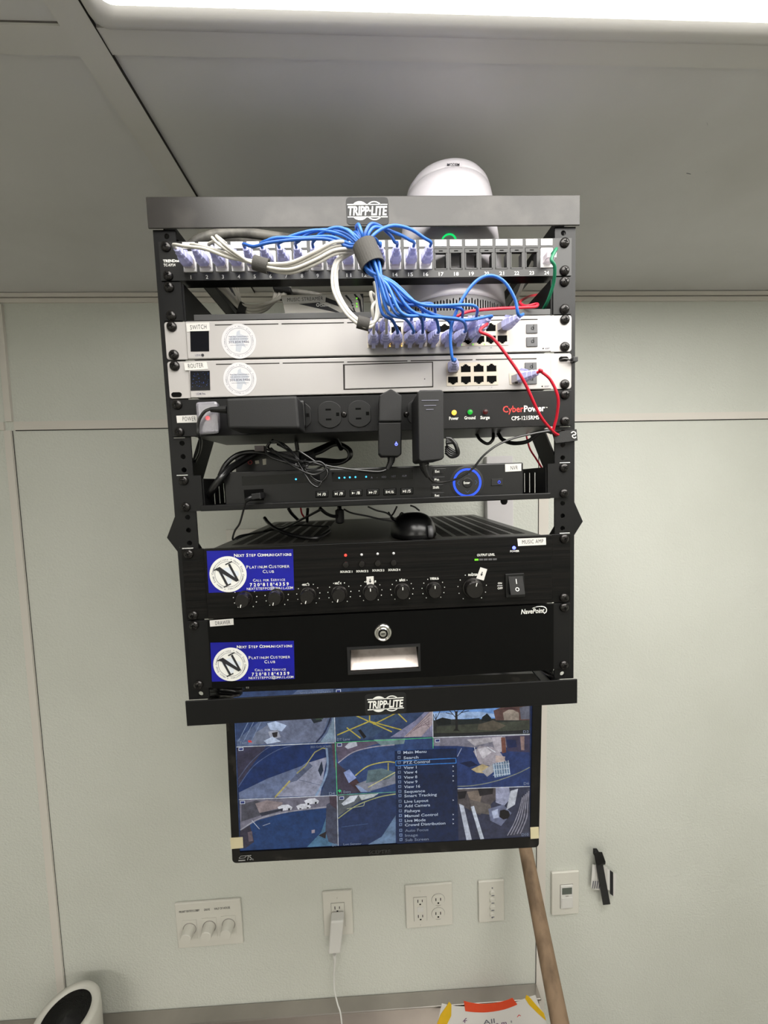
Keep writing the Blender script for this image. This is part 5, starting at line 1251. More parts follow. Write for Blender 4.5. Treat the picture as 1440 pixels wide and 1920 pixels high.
# =================================================================== MONITOR
YM = 0.150
BL, BR, TR = P(436, 1618, YM), P(1010, 1588, YM), P(1013, 1262, YM)
mn = thing('monitor', 'black monitor below the rack showing nine camera views and a menu', 'monitor', (0, YM+0.03, -0.95))
TL = TR+(BL-BR); TR = BR+(TL-BL)
scr = [P(449.5, 1596, YM), P(994, 1572.5, YM)]
sx0 = scr[0]; sx1 = scr[1]
exm = (BR-BL).normalized(); ezm = Vector((-exm.z, 0, exm.x)); W_ = (BR-BL).length; H_ = (TR-BR).length
def ML(a, b, y=YM): p_ = BL+exm*a+ezm*b; return Vector((p_.x, y, p_.z))
def inv(p_): d = p_-BL; return d.x*exm.x+d.z*exm.z, d.x*ezm.x+d.z*ezm.z
sa, sb_ = inv(scr[0]); sc2, sd = inv(scr[1]); tt = inv(P(753, 1287, YM))[1]
sL, sR, sBt, sT = sa, sc2, (sb_+sd)/2, tt
bm = B()
def mbar(a0, a1, b0, b1, y=YM, d=0.018): prism(bm, [ML(a0, b0, y), ML(a1, b0, y), ML(a1, b1, y), ML(a0, b1, y)], (0, d, 0))
rr = 0.007
outer = []
for cx, cy, a0 in ((W_-rr, H_-rr, 0), (rr, H_-rr, 90), (rr, rr, 180), (W_-rr, rr, 270)):
    for k in range(6): a = math.radians(a0+18*k); outer.append(ML(cx+rr*math.cos(a), cy+rr*math.sin(a), YM+0.003))
prism(bm, outer, (0, 0.024, 0)); obj('back_shell', bm, MONB, mn)
bm = B(); iv = [bm.verts.new(p_) for p_ in (ML(sR, sT), ML(sL, sT), ML(sL, sBt), ML(sR, sBt))]
iv2 = [bm.verts.new(v.co+Vector((0, 0.003, 0))) for v in iv]
ov = [bm.verts.new(Vector((p_.x, YM-0.0005, p_.z))) for p_ in outer]; ov2 = [bm.verts.new(p_) for p_ in outer]
for g in range(4):
    i0 = g*6
    for k in range(5): bm.faces.new((iv[g], ov[i0+k], ov[i0+k+1]))
    nx = (g+1) % 4; bm.faces.new((iv[g], ov[i0+5], ov[(nx*6) % 24], iv[nx]))
    bm.faces.new((iv[g], iv[nx], iv2[nx], iv2[g]))
for k in range(24): bm.faces.new((ov[k], ov2[k], ov2[(k+1) % 24], ov[(k+1) % 24]))
obj('bezel', bm, MONB, mn)
obj('wall_mount_arm', bx(-0.03, 0.03, YM+0.025, YW, -0.80, -0.74), BLK, mn)
obj('mount_plate', bx(-0.06, 0.06, YM+0.020, YM+0.030, -0.83, -0.71), BLK, mn)
# screen picture: flat coloured patches on the panel, lit from within
M = bpy.data.materials.new('screen_picture'); M.use_nodes = True; nt = M.node_tree; b_ = nt.nodes['Principled BSDF']
b_.inputs['Base Color'].default_value = (0.01, 0.01, 0.012, 1); b_.inputs['Roughness'].default_value = 0.22
at = nt.nodes.new('ShaderNodeVertexColor'); at.layer_name = 'Col'
tc = nt.nodes.new('ShaderNodeTexCoord'); nz = nt.nodes.new('ShaderNodeTexNoise'); nz.inputs['Scale'].default_value = 90; nz.inputs['Detail'].default_value = 8; nz.inputs['Roughness'].default_value = 0.7
nt.links.new(tc.outputs['Object'], nz.inputs['Vector'])
mr = nt.nodes.new('ShaderNodeMapRange'); mr.inputs[1].default_value = 0.3; mr.inputs[2].default_value = 0.7; mr.inputs[3].default_value = 0.55; mr.inputs[4].default_value = 1.45
nt.links.new(nz.outputs['Fac'], mr.inputs[0])
mx = nt.nodes.new('ShaderNodeMix'); mx.data_type = 'RGBA'; mx.blend_type = 'MULTIPLY'; mx.inputs['Factor'].default_value = 1.0
nt.links.new(at.outputs['Color'], mx.inputs['A']); nt.links.new(mr.outputs[0], mx.inputs['B'])
nt.links.new(mx.outputs['Result'], b_.inputs['Emission Color']); b_.inputs['Emission Strength'].default_value = 0.85
YSC = YM+0.0026
bm = B(); cl = bm.loops.layers.color.new('Col'); lay = [0]
def paint(px, c, world=False):
    y = YSC-lay[0]*0.000004; lay[0] += 1
    pts = []
    for p_ in px:
        q = P(p_[0], p_[1], YM); a, b = inv(q); a = min(max(a, sL), sR); b = min(max(b, sBt), sT); pts.append(ML(a, b, y))
    try: f = bm.faces.new([bm.verts.new(p_) for p_ in pts])
    except ValueError: return
    for l in f.loops: l[cl] = (c[0]/255, c[1]/255, c[2]/255, 1)
def pline(pts, w_, c):
    for (u, v), (x_, y_) in zip(pts, pts[1:]):
        d = math.hypot(x_-u, y_-v) or 1; nx, ny = -(y_-v)/d*w_/2, (x_-u)/d*w_/2
        paint([(u-nx, v-ny), (x_-nx, y_-ny), (x_+nx, y_+ny), (u+nx, v+ny)], c)
def curve(pts, n=5): return [(p_.x, p_.y) for p_ in spline([Vector((u, v, 0)) for u, v in pts], n)]
paint([(430, 1270), (1010, 1250), (1010, 1580), (440, 1610)], (22, 36, 70))
# row one
paint([(438, 1300), (625, 1285), (627, 1394), (443, 1401)], (84, 98, 128))
paint([(438, 1300), (560, 1290), (500, 1342), (440, 1392)], (48, 66, 104)); paint([(463, 1398), (520, 1352), (560, 1340), (618, 1338), (600, 1393)], (104, 112, 136))
for u in (446, 456, 470): pline([(u, 1392), (u+24, 1345)], 1.2, (120, 136, 166))
paint([(478, 1376), (510, 1355), (522, 1362), (492, 1397), (470, 1397)], (112, 120, 140)); paint([(500, 1358), (516, 1354), (537, 1362), (528, 1373), (506, 1370)], (170, 186, 214))
paint([(502, 1374), (520, 1370), (526, 1384), (508, 1389)], (150, 154, 168)); paint([(509, 1376), (520, 1374), (519, 1383), (512, 1385)], (40, 36, 40)); paint([(494, 1391), (510, 1383), (526, 1392), (500, 1397)], (186, 200, 224))
paint([(582, 1349), (600, 1345), (604, 1354), (588, 1358)], (30, 38, 46)); paint([(590, 1345), (604, 1344), (606, 1350), (592, 1352)], (52, 70, 58))
pline(curve([(592, 1394), (606, 1378), (616, 1358), (622, 1338)]), 3, (34, 44, 74)); paint([(600, 1394), (614, 1375), (626, 1342), (627, 1393)], (120, 140, 158))
paint([(464, 1390), (470, 1390), (472, 1394), (465, 1394)], (196, 60, 60))
paint([(626, 1285), (812, 1275), (812, 1384), (628, 1392)], (44, 62, 96))
paint([(628, 1345), (680, 1325), (760, 1340), (700, 1384), (630, 1391)], (52, 72, 100))
for a_, b_2 in (((632, 1380), (693, 1354)), ((693, 1354), (693, 1340)), ((693, 1354), (760, 1372)), ((660, 1340), (735, 1374)), ((700, 1360), (760, 1330)), ((650, 1366), (676, 1386)), ((735, 1328), (763, 1355))):
    pline([a_, b_2], 2.2, (176, 162, 66))
paint([(732, 1384), (780, 1352), (808, 1326), (812, 1326), (812, 1383)], (128, 128, 156)); paint([(757, 1384), (800, 1343), (811, 1330), (811, 1360), (790, 1383)], (160, 146, 150))
for k in range(7): pline([(762+k*7, 1382-k*5), (806, 1336+k*6)], 0.8, (100, 80, 92))
paint([(671, 1371), (676, 1369), (687, 1383), (682, 1387)], (12, 14, 20))
paint([(812, 1330), (994, 1320), (994, 1377), (812, 1383)], (38, 42, 40)); paint([(812, 1328), (994, 1320), (994, 1346), (900, 1350), (814, 1350)], (104, 146, 206)); paint([(812, 1338), (900, 1336), (960, 1345), (814, 1352)], (150, 176, 214))
paint([(926, 1334), (945, 1326), (994, 1323), (994, 1352), (930, 1352)], (92, 66, 62)); paint([(944, 1338), (958, 1330), (974, 1338), (974, 1352), (946, 1352)], (150, 138, 126)); paint([(940, 1332), (956, 1325), (972, 1332)], (70, 46, 46)); paint([(975, 1328), (994, 1324), (994, 1350), (978, 1350)], (96, 98, 112))
paint([(816, 1352), (830, 1347), (846, 1350), (846, 1360), (822, 1362)], (14, 20, 22)); paint([(905, 1346), (914, 1339), (922, 1348), (920, 1354), (903, 1354)], (14, 22, 26)); paint([(856, 1352), (900, 1348), (900, 1357), (860, 1360)], (24, 32, 34))
paint([(818, 1364), (994, 1352), (994, 1378), (812, 1383)], (58, 62, 52)); paint([(898, 1360), (925, 1352), (950, 1362), (930, 1372), (896, 1370)], (84, 78, 66)); paint([(812, 1376), (870, 1376), (994, 1370), (994, 1377), (812, 1384)], (30, 32, 34))
pline([(857, 1372), (856, 1335)], 4.5, (24, 22, 24))
for a_, b_2 in (((856, 1348), (842, 1332)), ((857, 1345), (874, 1330)), ((856, 1340), (848, 1326)), ((857, 1340), (862, 1326)), ((850, 1341), (836, 1338)), ((865, 1338), (880, 1334)), ((818, 1375), (818, 1340)), ((818, 1350), (826, 1334)), ((818, 1352), (812, 1340))): pline([a_, b_2], 1.3, (28, 26, 28))
paint([(850, 1372), (856, 1366), (862, 1372)], (20, 20, 20))
# row two
paint([(443, 1402), (627, 1394), (632, 1493), (448, 1500)], (20, 44, 92))
paint([(443, 1402), (500, 1399), (470, 1440), (446, 1475)], (52, 50, 70)); pline(curve([(446, 1478), (475, 1438), (520, 1408), (560, 1397)]), 1.4, (76, 92, 128)); pline(curve([(446, 1462), (470, 1430), (500, 1405), (515, 1400)]), 1.4, (80, 88, 116))
paint([(447, 1488), (500, 1462), (565, 1438), (577, 1430), (560, 1450), (515, 1497), (448, 1500)], (98, 110, 140)); paint([(577, 1432), (613, 1421), (600, 1494), (515, 1496), (540, 1470)], (140, 144, 164)); paint([(540, 1470), (577, 1430), (586, 1438), (556, 1466)], (84, 92, 116))
pline([(515, 1497), (543, 1466)], 3, (170, 160, 100)); pline([(556, 1452), (572, 1438), (590, 1412), (605, 1404), (612, 1406)], 2, (150, 146, 96)); pline([(560, 1464), (600, 1474)], 1, (90, 96, 120))
paint([(596, 1446), (603, 1428), (606, 1446), (601, 1458)], (30, 42, 60)); paint([(612, 1400), (628, 1394), (632, 1493), (600, 1494), (612, 1460)], (54, 66, 94)); pline(curve([(612, 1404), (614, 1440), (606, 1468), (592, 1494)]), 4, (124, 146, 176)); paint([(622, 1396), (628, 1395), (631, 1450), (626, 1440)], (80, 60, 74))
paint([(628, 1394), (812, 1384), (812, 1486), (632, 1492)], (44, 66, 110))
paint([(628, 1394), (740, 1390), (700, 1398), (660, 1412), (634, 1430)], (88, 80, 98)); paint([(646, 1402), (654, 1394), (668, 1392), (670, 1400), (652, 1406)], (174, 178, 190)); paint([(700, 1388), (760, 1386), (758, 1396), (716, 1400)], (106, 128, 132))
pline(curve([(634, 1432), (662, 1412), (700, 1402), (740, 1398)]), 2, (150, 146, 158)); paint([(630, 1430), (650, 1448), (676, 1488), (632, 1492)], (60, 54, 70)); paint([(644, 1450), (655, 1444), (668, 1460), (654, 1470)], (134, 150, 196)); paint([(654, 1470), (668, 1462), (686, 1486), (676, 1488)], (62, 44, 48)); paint([(666, 1474), (680, 1474), (696, 1486), (676, 1487)], (130, 148, 182))
pline(curve([(666, 1456), (690, 1438), (724, 1430), (744, 1432)]), 2.2, (176, 168, 90)); paint([(668, 1472), (710, 1456), (744, 1452), (744, 1470), (690, 1486)], (124, 128, 142)); paint([(690, 1446), (716, 1442), (744, 1450), (730, 1462), (686, 1470)], (84, 104, 110))
pline([(728, 1432), (728, 1446)], 2, (170, 160, 80)); pline([(744, 1448), (690, 1478)], 1.5, (190, 184, 130))
paint([(812, 1384), (994, 1378), (994, 1476), (812, 1484)], (34, 54, 102)); paint([(812, 1384), (994, 1378), (994, 1402), (900, 1404), (858, 1400), (812, 1400)], (120, 118, 132)); paint([(876, 1388), (920, 1384), (926, 1392), (890, 1400)], (168, 164, 170)); paint([(948, 1382), (994, 1380), (994, 1412), (952, 1410)], (56, 52, 76)); paint([(922, 1384), (942, 1382), (946, 1410), (930, 1414)], (176, 170, 178)); paint([(940, 1384), (948, 1384), (950, 1412), (942, 1414)], (110, 70, 60))
paint([(950, 1388), (968, 1388), (970, 1402), (954, 1404)], (24, 36, 76)); paint([(976, 1382), (984, 1382), (984, 1408), (978, 1408)], (140, 116, 112))
paint([(888, 1410), (900, 1400), (924, 1402), (940, 1414), (950, 1430), (936, 1440), (900, 1434)], (156, 150, 158)); paint([(896, 1406), (912, 1402), (922, 1412), (906, 1424)], (190, 186, 192)); paint([(930, 1418), (948, 1420), (946, 1432), (930, 1430)], (176, 160, 154)); paint([(884, 1444), (905, 1434), (922, 1440), (912, 1452), (894, 1450)], (172, 156, 118)); paint([(904, 1448), (924, 1434), (930, 1446), (914, 1458)], (150, 148, 150))
paint([(924, 1434), (952, 1428), (958, 1454), (928, 1460)], (96, 120, 144))
for k in range(7): pline([(926+k*4.6, 1433-k), (929+k*4.6, 1459-k)], 1.6, (178, 190, 204))
for v in (1436, 1445, 1455): pline([(925, v), (956, v-3)], 1.2, (178, 190, 204))
pline([(890, 1402), (894, 1420)], 1.4, (206, 208, 216)); pline([(914, 1402), (930, 1412)], 1.6, (206, 208, 216)); pline([(866, 1404), (858, 1420)], 1.4, (150, 160, 186)); pline(curve([(858, 1476), (890, 1474), (930, 1466), (970, 1452), (994, 1440)]), 1.8, (118, 124, 116)); paint([(862, 1432), (884, 1428), (896, 1436), (880, 1440)], (14, 26, 58))
# row three
paint([(448, 1500), (632, 1492), (634, 1587), (449, 1597)], (22, 54, 100)); paint([(448, 1500), (622, 1493), (616, 1516), (540, 1524), (480, 1540), (450, 1558)], (106, 104, 118)); paint([(452, 1510), (480, 1502), (500, 1510), (490, 1530), (452, 1542)], (70, 70, 80)); paint([(478, 1508), (500, 1502), (530, 1506), (526, 1516), (486, 1526)], (134, 122, 124))
for u, v in ((520, 1512), (555, 1510), (570, 1500)):
    paint([(u, v+3), (u+8, v-1), (u+20, v-2), (u+28, v+3), (u+26, v+8), (u+4, v+10)], (204, 206, 214)); paint([(u+6, v+7), (u+10, v+7), (u+9, v+11), (u+6, v+11)], (26, 28, 36)); paint([(u+20, v+5), (u+24, v+5), (u+23, v+9), (u+20, v+9)], (26, 28, 36))
paint([(486, 1526), (530, 1517), (530, 1521), (490, 1532)], (40, 44, 58)); pline(curve([(450, 1558), (490, 1535), (550, 1522), (616, 1514)]), 2.5, (142, 142, 152))
pline([(472, 1540), (486, 1556)], 1.3, (170, 176, 188)); pline([(492, 1550), (506, 1545)], 1.2, (150, 158, 176)); paint([(449, 1560), (468, 1548), (476, 1580), (460, 1592), (449, 1590)], (46, 44, 58)); paint([(464, 1562), (472, 1560), (474, 1578), (466, 1580)], (96, 84, 92))
paint([(575, 1590), (602, 1562), (616, 1520), (622, 1510), (633, 1510), (634, 1587)], (70, 108, 138)); paint([(612, 1510), (632, 1498), (634, 1586), (616, 1580), (610, 1560)], (62, 66, 84)); paint([(597, 1568), (612, 1560), (610, 1574)], (34, 28, 34)); paint([(584, 1558), (590, 1557), (590, 1563), (584, 1564)], (150, 140, 150)); paint([(617, 1494), (632, 1493), (632, 1520), (619, 1510)], (66, 54, 66))
paint([(633, 1492), (858, 1480), (860, 1576), (634, 1588)], (30, 48, 86)); paint([(633, 1492), (700, 1489), (668, 1508), (634, 1532)], (84, 90, 96)); paint([(640, 1508), (656, 1494), (672, 1492), (664, 1504), (644, 1512)], (198, 204, 214)); paint([(672, 1492), (710, 1489), (700, 1496), (678, 1502)], (180, 188, 190)); pline(curve([(634, 1536), (668, 1512), (710, 1496), (742, 1490)]), 2, (150, 154, 108)); pline([(650, 1518), (682, 1512), (684, 1504)], 1, (170, 176, 140))
paint([(716, 1570), (742, 1530), (742, 1582), (690, 1585)], (96, 120, 150)); pline([(640, 1552), (690, 1546)], 1, (60, 84, 124))
paint([(858, 1480), (994, 1475), (994, 1573), (859, 1578)], (46, 50, 70)); paint([(858, 1480), (930, 1477), (930, 1500), (900, 1530), (858, 1508)], (78, 72, 74)); paint([(876, 1486), (906, 1482), (900, 1510), (884, 1508)], (120, 108, 98)); paint([(880, 1500), (920, 1510), (925, 1530), (888, 1524)], (96, 90, 86)); paint([(858, 1486), (876, 1484), (872, 1498), (860, 1500)], (22, 20, 26)); paint([(896, 1480), (926, 1478), (924, 1490), (900, 1494)], (30, 28, 32))
paint([(930, 1478), (955, 1477), (958, 1498), (946, 1512), (930, 1506)], (150, 154, 178)); paint([(916, 1518), (944, 1510), (960, 1526), (940, 1550), (920, 1540)], (104, 110, 136)); paint([(922, 1522), (934, 1518), (936, 1534), (926, 1536)], (168, 176, 200)); paint([(958, 1484), (972, 1480), (966, 1510), (950, 1520)], (180, 184, 194))
paint([(946-8, 1528-7), (946, 1519), (954, 1522), (957, 1529), (953, 1536), (944, 1538), (937, 1533)], (10, 8, 12))
paint([(861, 1508), (870, 1512), (885, 1576), (875, 1577)], (176, 182, 196)); paint([(883, 1514), (889, 1512), (908, 1574), (901, 1575)], (182, 190, 202)); paint([(955, 1568), (975, 1530), (990, 1480), (994, 1480), (994, 1572)], (60, 62, 76))
for k in range(5): pline(curve([(952+k*6, 1568-k), (964+k*6, 1546-k*3), (974+k*4, 1520-k*3), (980+k*3, 1496-k*3)]), 1.8, (136, 134, 146))
# separators and menu
for a_, b_2, c_ in (((443, 1401.5), (627, 1393.5), (200, 206, 214)), ((447.5, 1500.5), (632, 1492.5), (196, 202, 212)), ((812, 1383.8), (994, 1377.5), (206, 210, 216)), ((633, 1491.5), (742, 1486), (90, 150, 130)), ((858, 1480), (994, 1475.5), (200, 204, 212)), ((628, 1393.3), (812, 1384), (80, 180, 120)), ((627, 1340), (628.5, 1393), (200, 206, 214)), ((628.5, 1394), (632, 1492), (80, 190, 130)), ((632, 1493), (634, 1587), (190, 196, 206)), ((811.5, 1326), (812, 1384), (200, 206, 214)), ((812, 1384), (812.3, 1404), (80, 190, 130)), ((438, 1300), (449, 1596), (80, 100, 140))):
    pline([a_, b_2], 1.3, c_)
paint([(740, 1409), (856.5, 1404), (860, 1577.5), (744.5, 1583)], (14, 32, 66))
pline([(742, 1427.5), (855, 1422.5), (855.5, 1431.5), (742.5, 1436.5), (742, 1427.5)], 1.4, (50, 120, 200))
items = ['Main Menu', 'Search', 'PTZ Control', 'View 1', 'View 4', 'View 8', 'View 9', 'View 16', 'Sequence', 'Smart Tracking', 'Live Layout', 'Add Camera', 'Fisheye', 'Manual Control', 'Live Mode', 'Crowd Distribution', 'Auto Focus', 'Image', 'Sub Screen']
wid = [43, 28, 49, 24, 25, 25, 25, 30, 39, 61, 45, 48, 29, 62, 39, 76, 44, 24, 44]
ys = [1413.5, 1423.5, 1432.5, 1442, 1451, 1460.2, 1469.3, 1478, 1487, 1495, 1505.5, 1514, 1523.5, 1532.5, 1541.5, 1549.5, 1560, 1569, 1577.5]
for i, v in enumerate(ys):
    uu = 746+i*0.2
    paint([(uu-0.5, v-5), (uu+5, v-5.2), (uu+5, v+0.2), (uu-0.5, v+0.4)], (110, 128, 160)); paint([(uu+0.8, v-3.8), (uu+3.8, v-4), (uu+3.8, v-1), (uu+0.8, v-0.8)], (30, 48, 84))
for i in (3, 4, 5, 6, 10, 13, 14, 15):
    v = ys[i]-4.5; paint([(849, v-1.5), (851.8, v), (849, v+1.5)], (190, 200, 214))
for u, v in ((447, 1405), (632, 1397), (816, 1389), (450, 1505), (636, 1497), (630, 1296)):
    paint([(u, v-2.5), (u+9, v-3), (u+9, v+3), (u, v+3.5)], (196, 204, 220)); paint([(u+1, v-1.5), (u+8, v-2), (u+8, v+2), (u+1, v+2.5)], (40, 50, 110))
paint([(633, 1483), (637, 1481), (640, 1483), (637, 1487)], (50, 200, 120))
for v in (c for f in bm.verts for c in ()): pass
bmesh.ops.translate(bm, verts=bm.verts[:], vec=-ORG[mn.name])
me = bpy.data.meshes.new('screen'); bm.to_mesh(me); bm.free(); so = link('screen', me, M, mn)
so['label'] = 'glowing blue-grey picture of parking lot cameras'
TXT = glow('screen_text', (176, 188, 206), 0.9, (10, 10, 10)); TX2 = glow('screen_text_dim', (130, 142, 166), 0.7, (10, 10, 10)); TXR = glow('screen_text_red', (200, 70, 70), 0.8, (10, 10, 10))
yt = YM+0.0005
for i, s_ in enumerate(items):
    lett(s_, 756.5+i*0.18, ys[i], 756.5+i*0.18+wid[i], ys[i]-wid[i]*0.05, 5.2, yt, TXT if i < 16 else TX2, so, bold=0.02)
for s_, u, v, w_2, h in (('D1', 614, 1391, 10, 5.5), ('D3', 981, 1374.5, 10, 5), ('D4', 617, 1490.5, 11, 5.2), ('D6', 982, 1471.5, 10, 5), ('D7', 623, 1587, 9, 5), ('D10', 978, 1567.5, 13, 5), ('DT Lane', 632, 1389, 24, 4.8), ('1 Entry', 640, 1487.5, 18, 5), ('Test', 449, 1395, 14, 4.6), ('2021-12-10 14:24:52', 582, 1402.5, 38, 4), ('2021-12-10 14:24:53', 562, 1303, 58, 5), ('Lot Sensor', 644, 1585, 34, 4)):
    lett(s_, u, v, u+w_2, v-w_2*0.045, h, yt, TX2, so, bold=0.02)
GB = mat('bezel_lettering', (150, 150, 150), 0.5)
lett('HDMI', 436, 1292, 467, 1290.5, 7.5, YM-0.0008, GB, mn, bold=0.06)
lett('75', 463, 1613, 472, 1612.3, 9.5, YM-0.0008, GB, mn); lett('Hz', 472.5, 1613, 475.5, 1612.8, 4, YM-0.0008, GB, mn)
bm = B(); q = [(448, 1609), (452, 1605), (462, 1604.5), (459, 1608.5), (448, 1609.5)]
for a_, b_2 in zip(q, q[1:]):
    d = math.hypot(b_2[0]-a_[0], b_2[1]-a_[1]); nx, ny = -(b_2[1]-a_[1])/d*.4, (b_2[0]-a_[0])/d*.4
    prism(bm, [P(a_[0]-nx, a_[1]-ny, YM-.0008), P(b_2[0]-nx, b_2[1]-ny, YM-.0008), P(b_2[0]+nx, b_2[1]+ny, YM-.0008), P(a_[0]+nx, a_[1]+ny, YM-.0008)], (0, -.0001, 0))
prism(bm, [P(447, 1612.5, YM-.0008), P(460, 1611.8, YM-.0008), P(460, 1614, YM-.0008), P(447, 1614.7, YM-.0008)], (0, -.0001, 0))
obj('emblem', bm, GB, mn)
lett('SCEPTRE', 691, 1601.5, 733, 1599.5, 7, YM-0.0008, mat('bezel_lettering_dim', (52, 52, 52), 0.5), mn, bold=0.02)
for q, lb in (([(431.5, 1571.5), (455, 1570), (456, 1590), (433, 1592)], 'cream tape piece over the lower left edge of the monitor'), ([(994.5, 1552), (1010, 1551), (1010.5, 1572), (995, 1573)], 'cream tape piece over the lower right edge of the monitor')):
    t = thing('tape_piece', lb, 'tape', tuple(P(q[0][0], q[0][1], YM)))
    obj('strip', slab(q, YM-0.0012, 0.0008), CREAM, t)
# black cable lump and arm knuckle at the monitor's upper corners
t = thing('cable_bundle', 'black cable lump covering the top left corner of the monitor', 'cable', tuple(P(420, 1296, 0.03)))
for k, (a_, b_2) in enumerate((((384, 1284), (452, 1290)), ((388, 1292), (448, 1298)), ((392, 1300), (438, 1300)), ((396, 1288), (430, 1294)))):
    obj('loop', tube(B(), [P(a_[0], a_[1], 0.03), P((a_[0]+b_2[0])/2, (a_[1]+b_2[1])/2-3, 0.024), P(b_2[0], b_2[1], 0.03), P((a_[0]+b_2[0])/2, (a_[1]+b_2[1])/2+5, 0.036), P(a_[0]+4, a_[1]+4, 0.034)], 0.0052), CBLK, t, smooth=True)
t = thing('cable_bundle', 'black cable knuckle by the top right corner of the monitor', 'cable', tuple(P(1028, 1264, 0.03)))
for k in range(3):
    obj('loop', tube(B(), [P(1013+k*6, 1250, 0.03), P(1024+k*5, 1258+k*2, 0.028), P(1036+k*2, 1266, 0.03), P(1043, 1276, 0.034)], 0.0050), CBLK, t, smooth=True)

# =================================================================== WALL FITTINGS
def face_plate(name, label, q, cat, d=0.0065, bev=0.0022):
    pts = [P(u, v, YW-d) for u, v in q]; x0 = (pts[0].x+pts[3].x)/2; x1 = (pts[1].x+pts[2].x)/2; z1 = (pts[0].z+pts[1].z)/2; z0_ = (pts[2].z+pts[3].z)/2
    t = thing(name, label, cat, ((x0+x1)/2, YW, (z0_+z1)/2))
    obj('plate', bx(x0, x1, YW-d, YW, z0_, z1), PLATE, t, bev=bev, seg=3)
    return t, x0, x1, z0_, z1
yp = YW-0.0066
# three knob dimmer
t, x0, x1, z0_, z1 = face_plate('dimmer_plate', 'white wall plate with three round dimmer knobs at lower left', [(327, 1695.5), (451, 1686), (455.5, 1768.5), (333.5, 1780)], 'dimmer switch')
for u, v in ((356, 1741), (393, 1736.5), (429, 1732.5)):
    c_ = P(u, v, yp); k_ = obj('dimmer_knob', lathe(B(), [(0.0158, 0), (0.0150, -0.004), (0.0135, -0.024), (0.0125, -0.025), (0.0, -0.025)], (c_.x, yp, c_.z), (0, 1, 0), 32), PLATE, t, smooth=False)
    obj('knob_shadow_ring', ring(c_.x, c_.z, 0.0150, 0.0172, yp-0.0016, 0.0010, 36), PLATEG, t)  # grey ring paints the shadow outline at the knob's foot
    obj('knob_base', bx(c_.x-0.0185, c_.x+0.0185, yp-0.0012, yp, c_.z-0.030, c_.z+0.024), PLATE, t, bev=0.0005)
for s_, u0, v0, u1, v1 in (('FRONT ENTRY/LOBBY', 336, 1712.2, 374.5, 1708.5), ('DRIVE', 383, 1708, 393.5, 1707), ('HALF OF HOUSE', 402, 1706, 431.5, 1703.5)):
    lett(s_, u0, v0, u1, v1, 4.0, yp-0.0002, INK, t, bold=0.02)
# receptacle with charger
t, x0, x1, z0_, z1 = face_plate('wall_outlet', 'white wall outlet plate with a white charger plugged in', [(605, 1673.5), (661, 1670.5), (661.5, 1752), (607, 1756)], 'outlet')
c_ = P(634, 1715, yp)
ins = obj('receptacle', bx(c_.x-0.0170, c_.x+0.0170, yp-0.0015, yp, c_.z-0.034, c_.z+0.034), PLATE, t, bev=0.0008)
obj('seam', bx(c_.x-0.0178, c_.x+0.0178, yp-0.0004, yp, c_.z-0.0348, c_.z+0.0348), PLATEG, ins)
cc = P(632.5, 1703, yp)
def slots_vert(par, x, z, y, k=1.0, mt=DEEP):
    bm = B(); box(bm, x-0.0070*k, x-0.0050*k, y-0.0003, y, z-0.001, z+0.0075*k); box(bm, x+0.0048*k, x+0.0066*k, y-0.0003, y, z, z+0.0068*k); box(bm, x-0.0022*k, x+0.0022*k, y-0.0003, y, z-0.0080*k, z-0.0045*k)
    return obj('slot', bm, mt, par)
slots_vert(ins, cc.x, cc.z, yp-0.0015)
sc_ = P(632, 1684, yp); obj('plate_screw', disc(sc_.x, sc_.z, 0.0022, yp-0.0004, 0.0006, 14), PLATE, t); obj('screw_slot', bx(sc_.x-0.0003, sc_.x+0.0003, yp-0.0006, yp-0.0004, sc_.z-0.0019, sc_.z+0.0019), PLATEG, t)
ch = thing('charger', 'white laptop charger brick hanging in the outlet with its cable down', 'charger', tuple(P(628, 1760, YW-0.03)))
fr = [(621, 1724, YW-.010), (644.5, 1722.5, YW-.010), (645, 1727, YW-.036), (638, 1789, YW-.062), (634, 1795, YW-.06), (618, 1797, YW-.06), (614.5, 1790, YW-.062), (620, 1728, YW-.036)]
bm = B(); top_f = [P(620, 1729, YW-.034), P(644.5, 1727, YW-.034), P(638.5, 1787, YW-.034), P(615, 1789, YW-.034)]
zt1, zb1 = top_f[0].z, top_f[3].z-0.002; xa, xb = top_f[0].x, top_f[1].x; xc, xd = top_f[3].x, top_f[2].x
fv = [(xa, YW-.034, zt1), (xb, YW-.034, zt1), (xd, YW-.034, zb1), (xc, YW-.034, zb1)]; bk = [(x_, YW-0.009, z_) for x_, y_, z_ in fv]
V1 = [bm.verts.new(p_) for p_ in fv]; V2 = [bm.verts.new(p_) for p_ in bk]; bm.faces.new(V1); bm.faces.new(V2[::-1])
for i in range(4): bm.faces.new((V1[i], V2[i], V2[(i+1) % 4], V1[(i+1) % 4]))
obj('brick', bm, WIN, ch, bev=0.004, seg=3)
obj('strain_relief', tube(B(), [P(627, 1789, YW-.022), P(628, 1802, YW-.022), P(627, 1812, YW-.022)], 0.0038, 10, 3, radii=[0.0045, 0.0035, 0.0028]), WIN, ch)
obj('cord', tube(B(), [P(627, 1808, YW-.022), P(626.5, 1828, YW-.022), P(627, 1855, YW-.03), P(633, 1882, YW-.04), P(638, 1898, YW-.05), P(641, 1922, YW-.07), P(642, 1950, YW-.10)], 0.0021), WIN, ch, smooth=True)
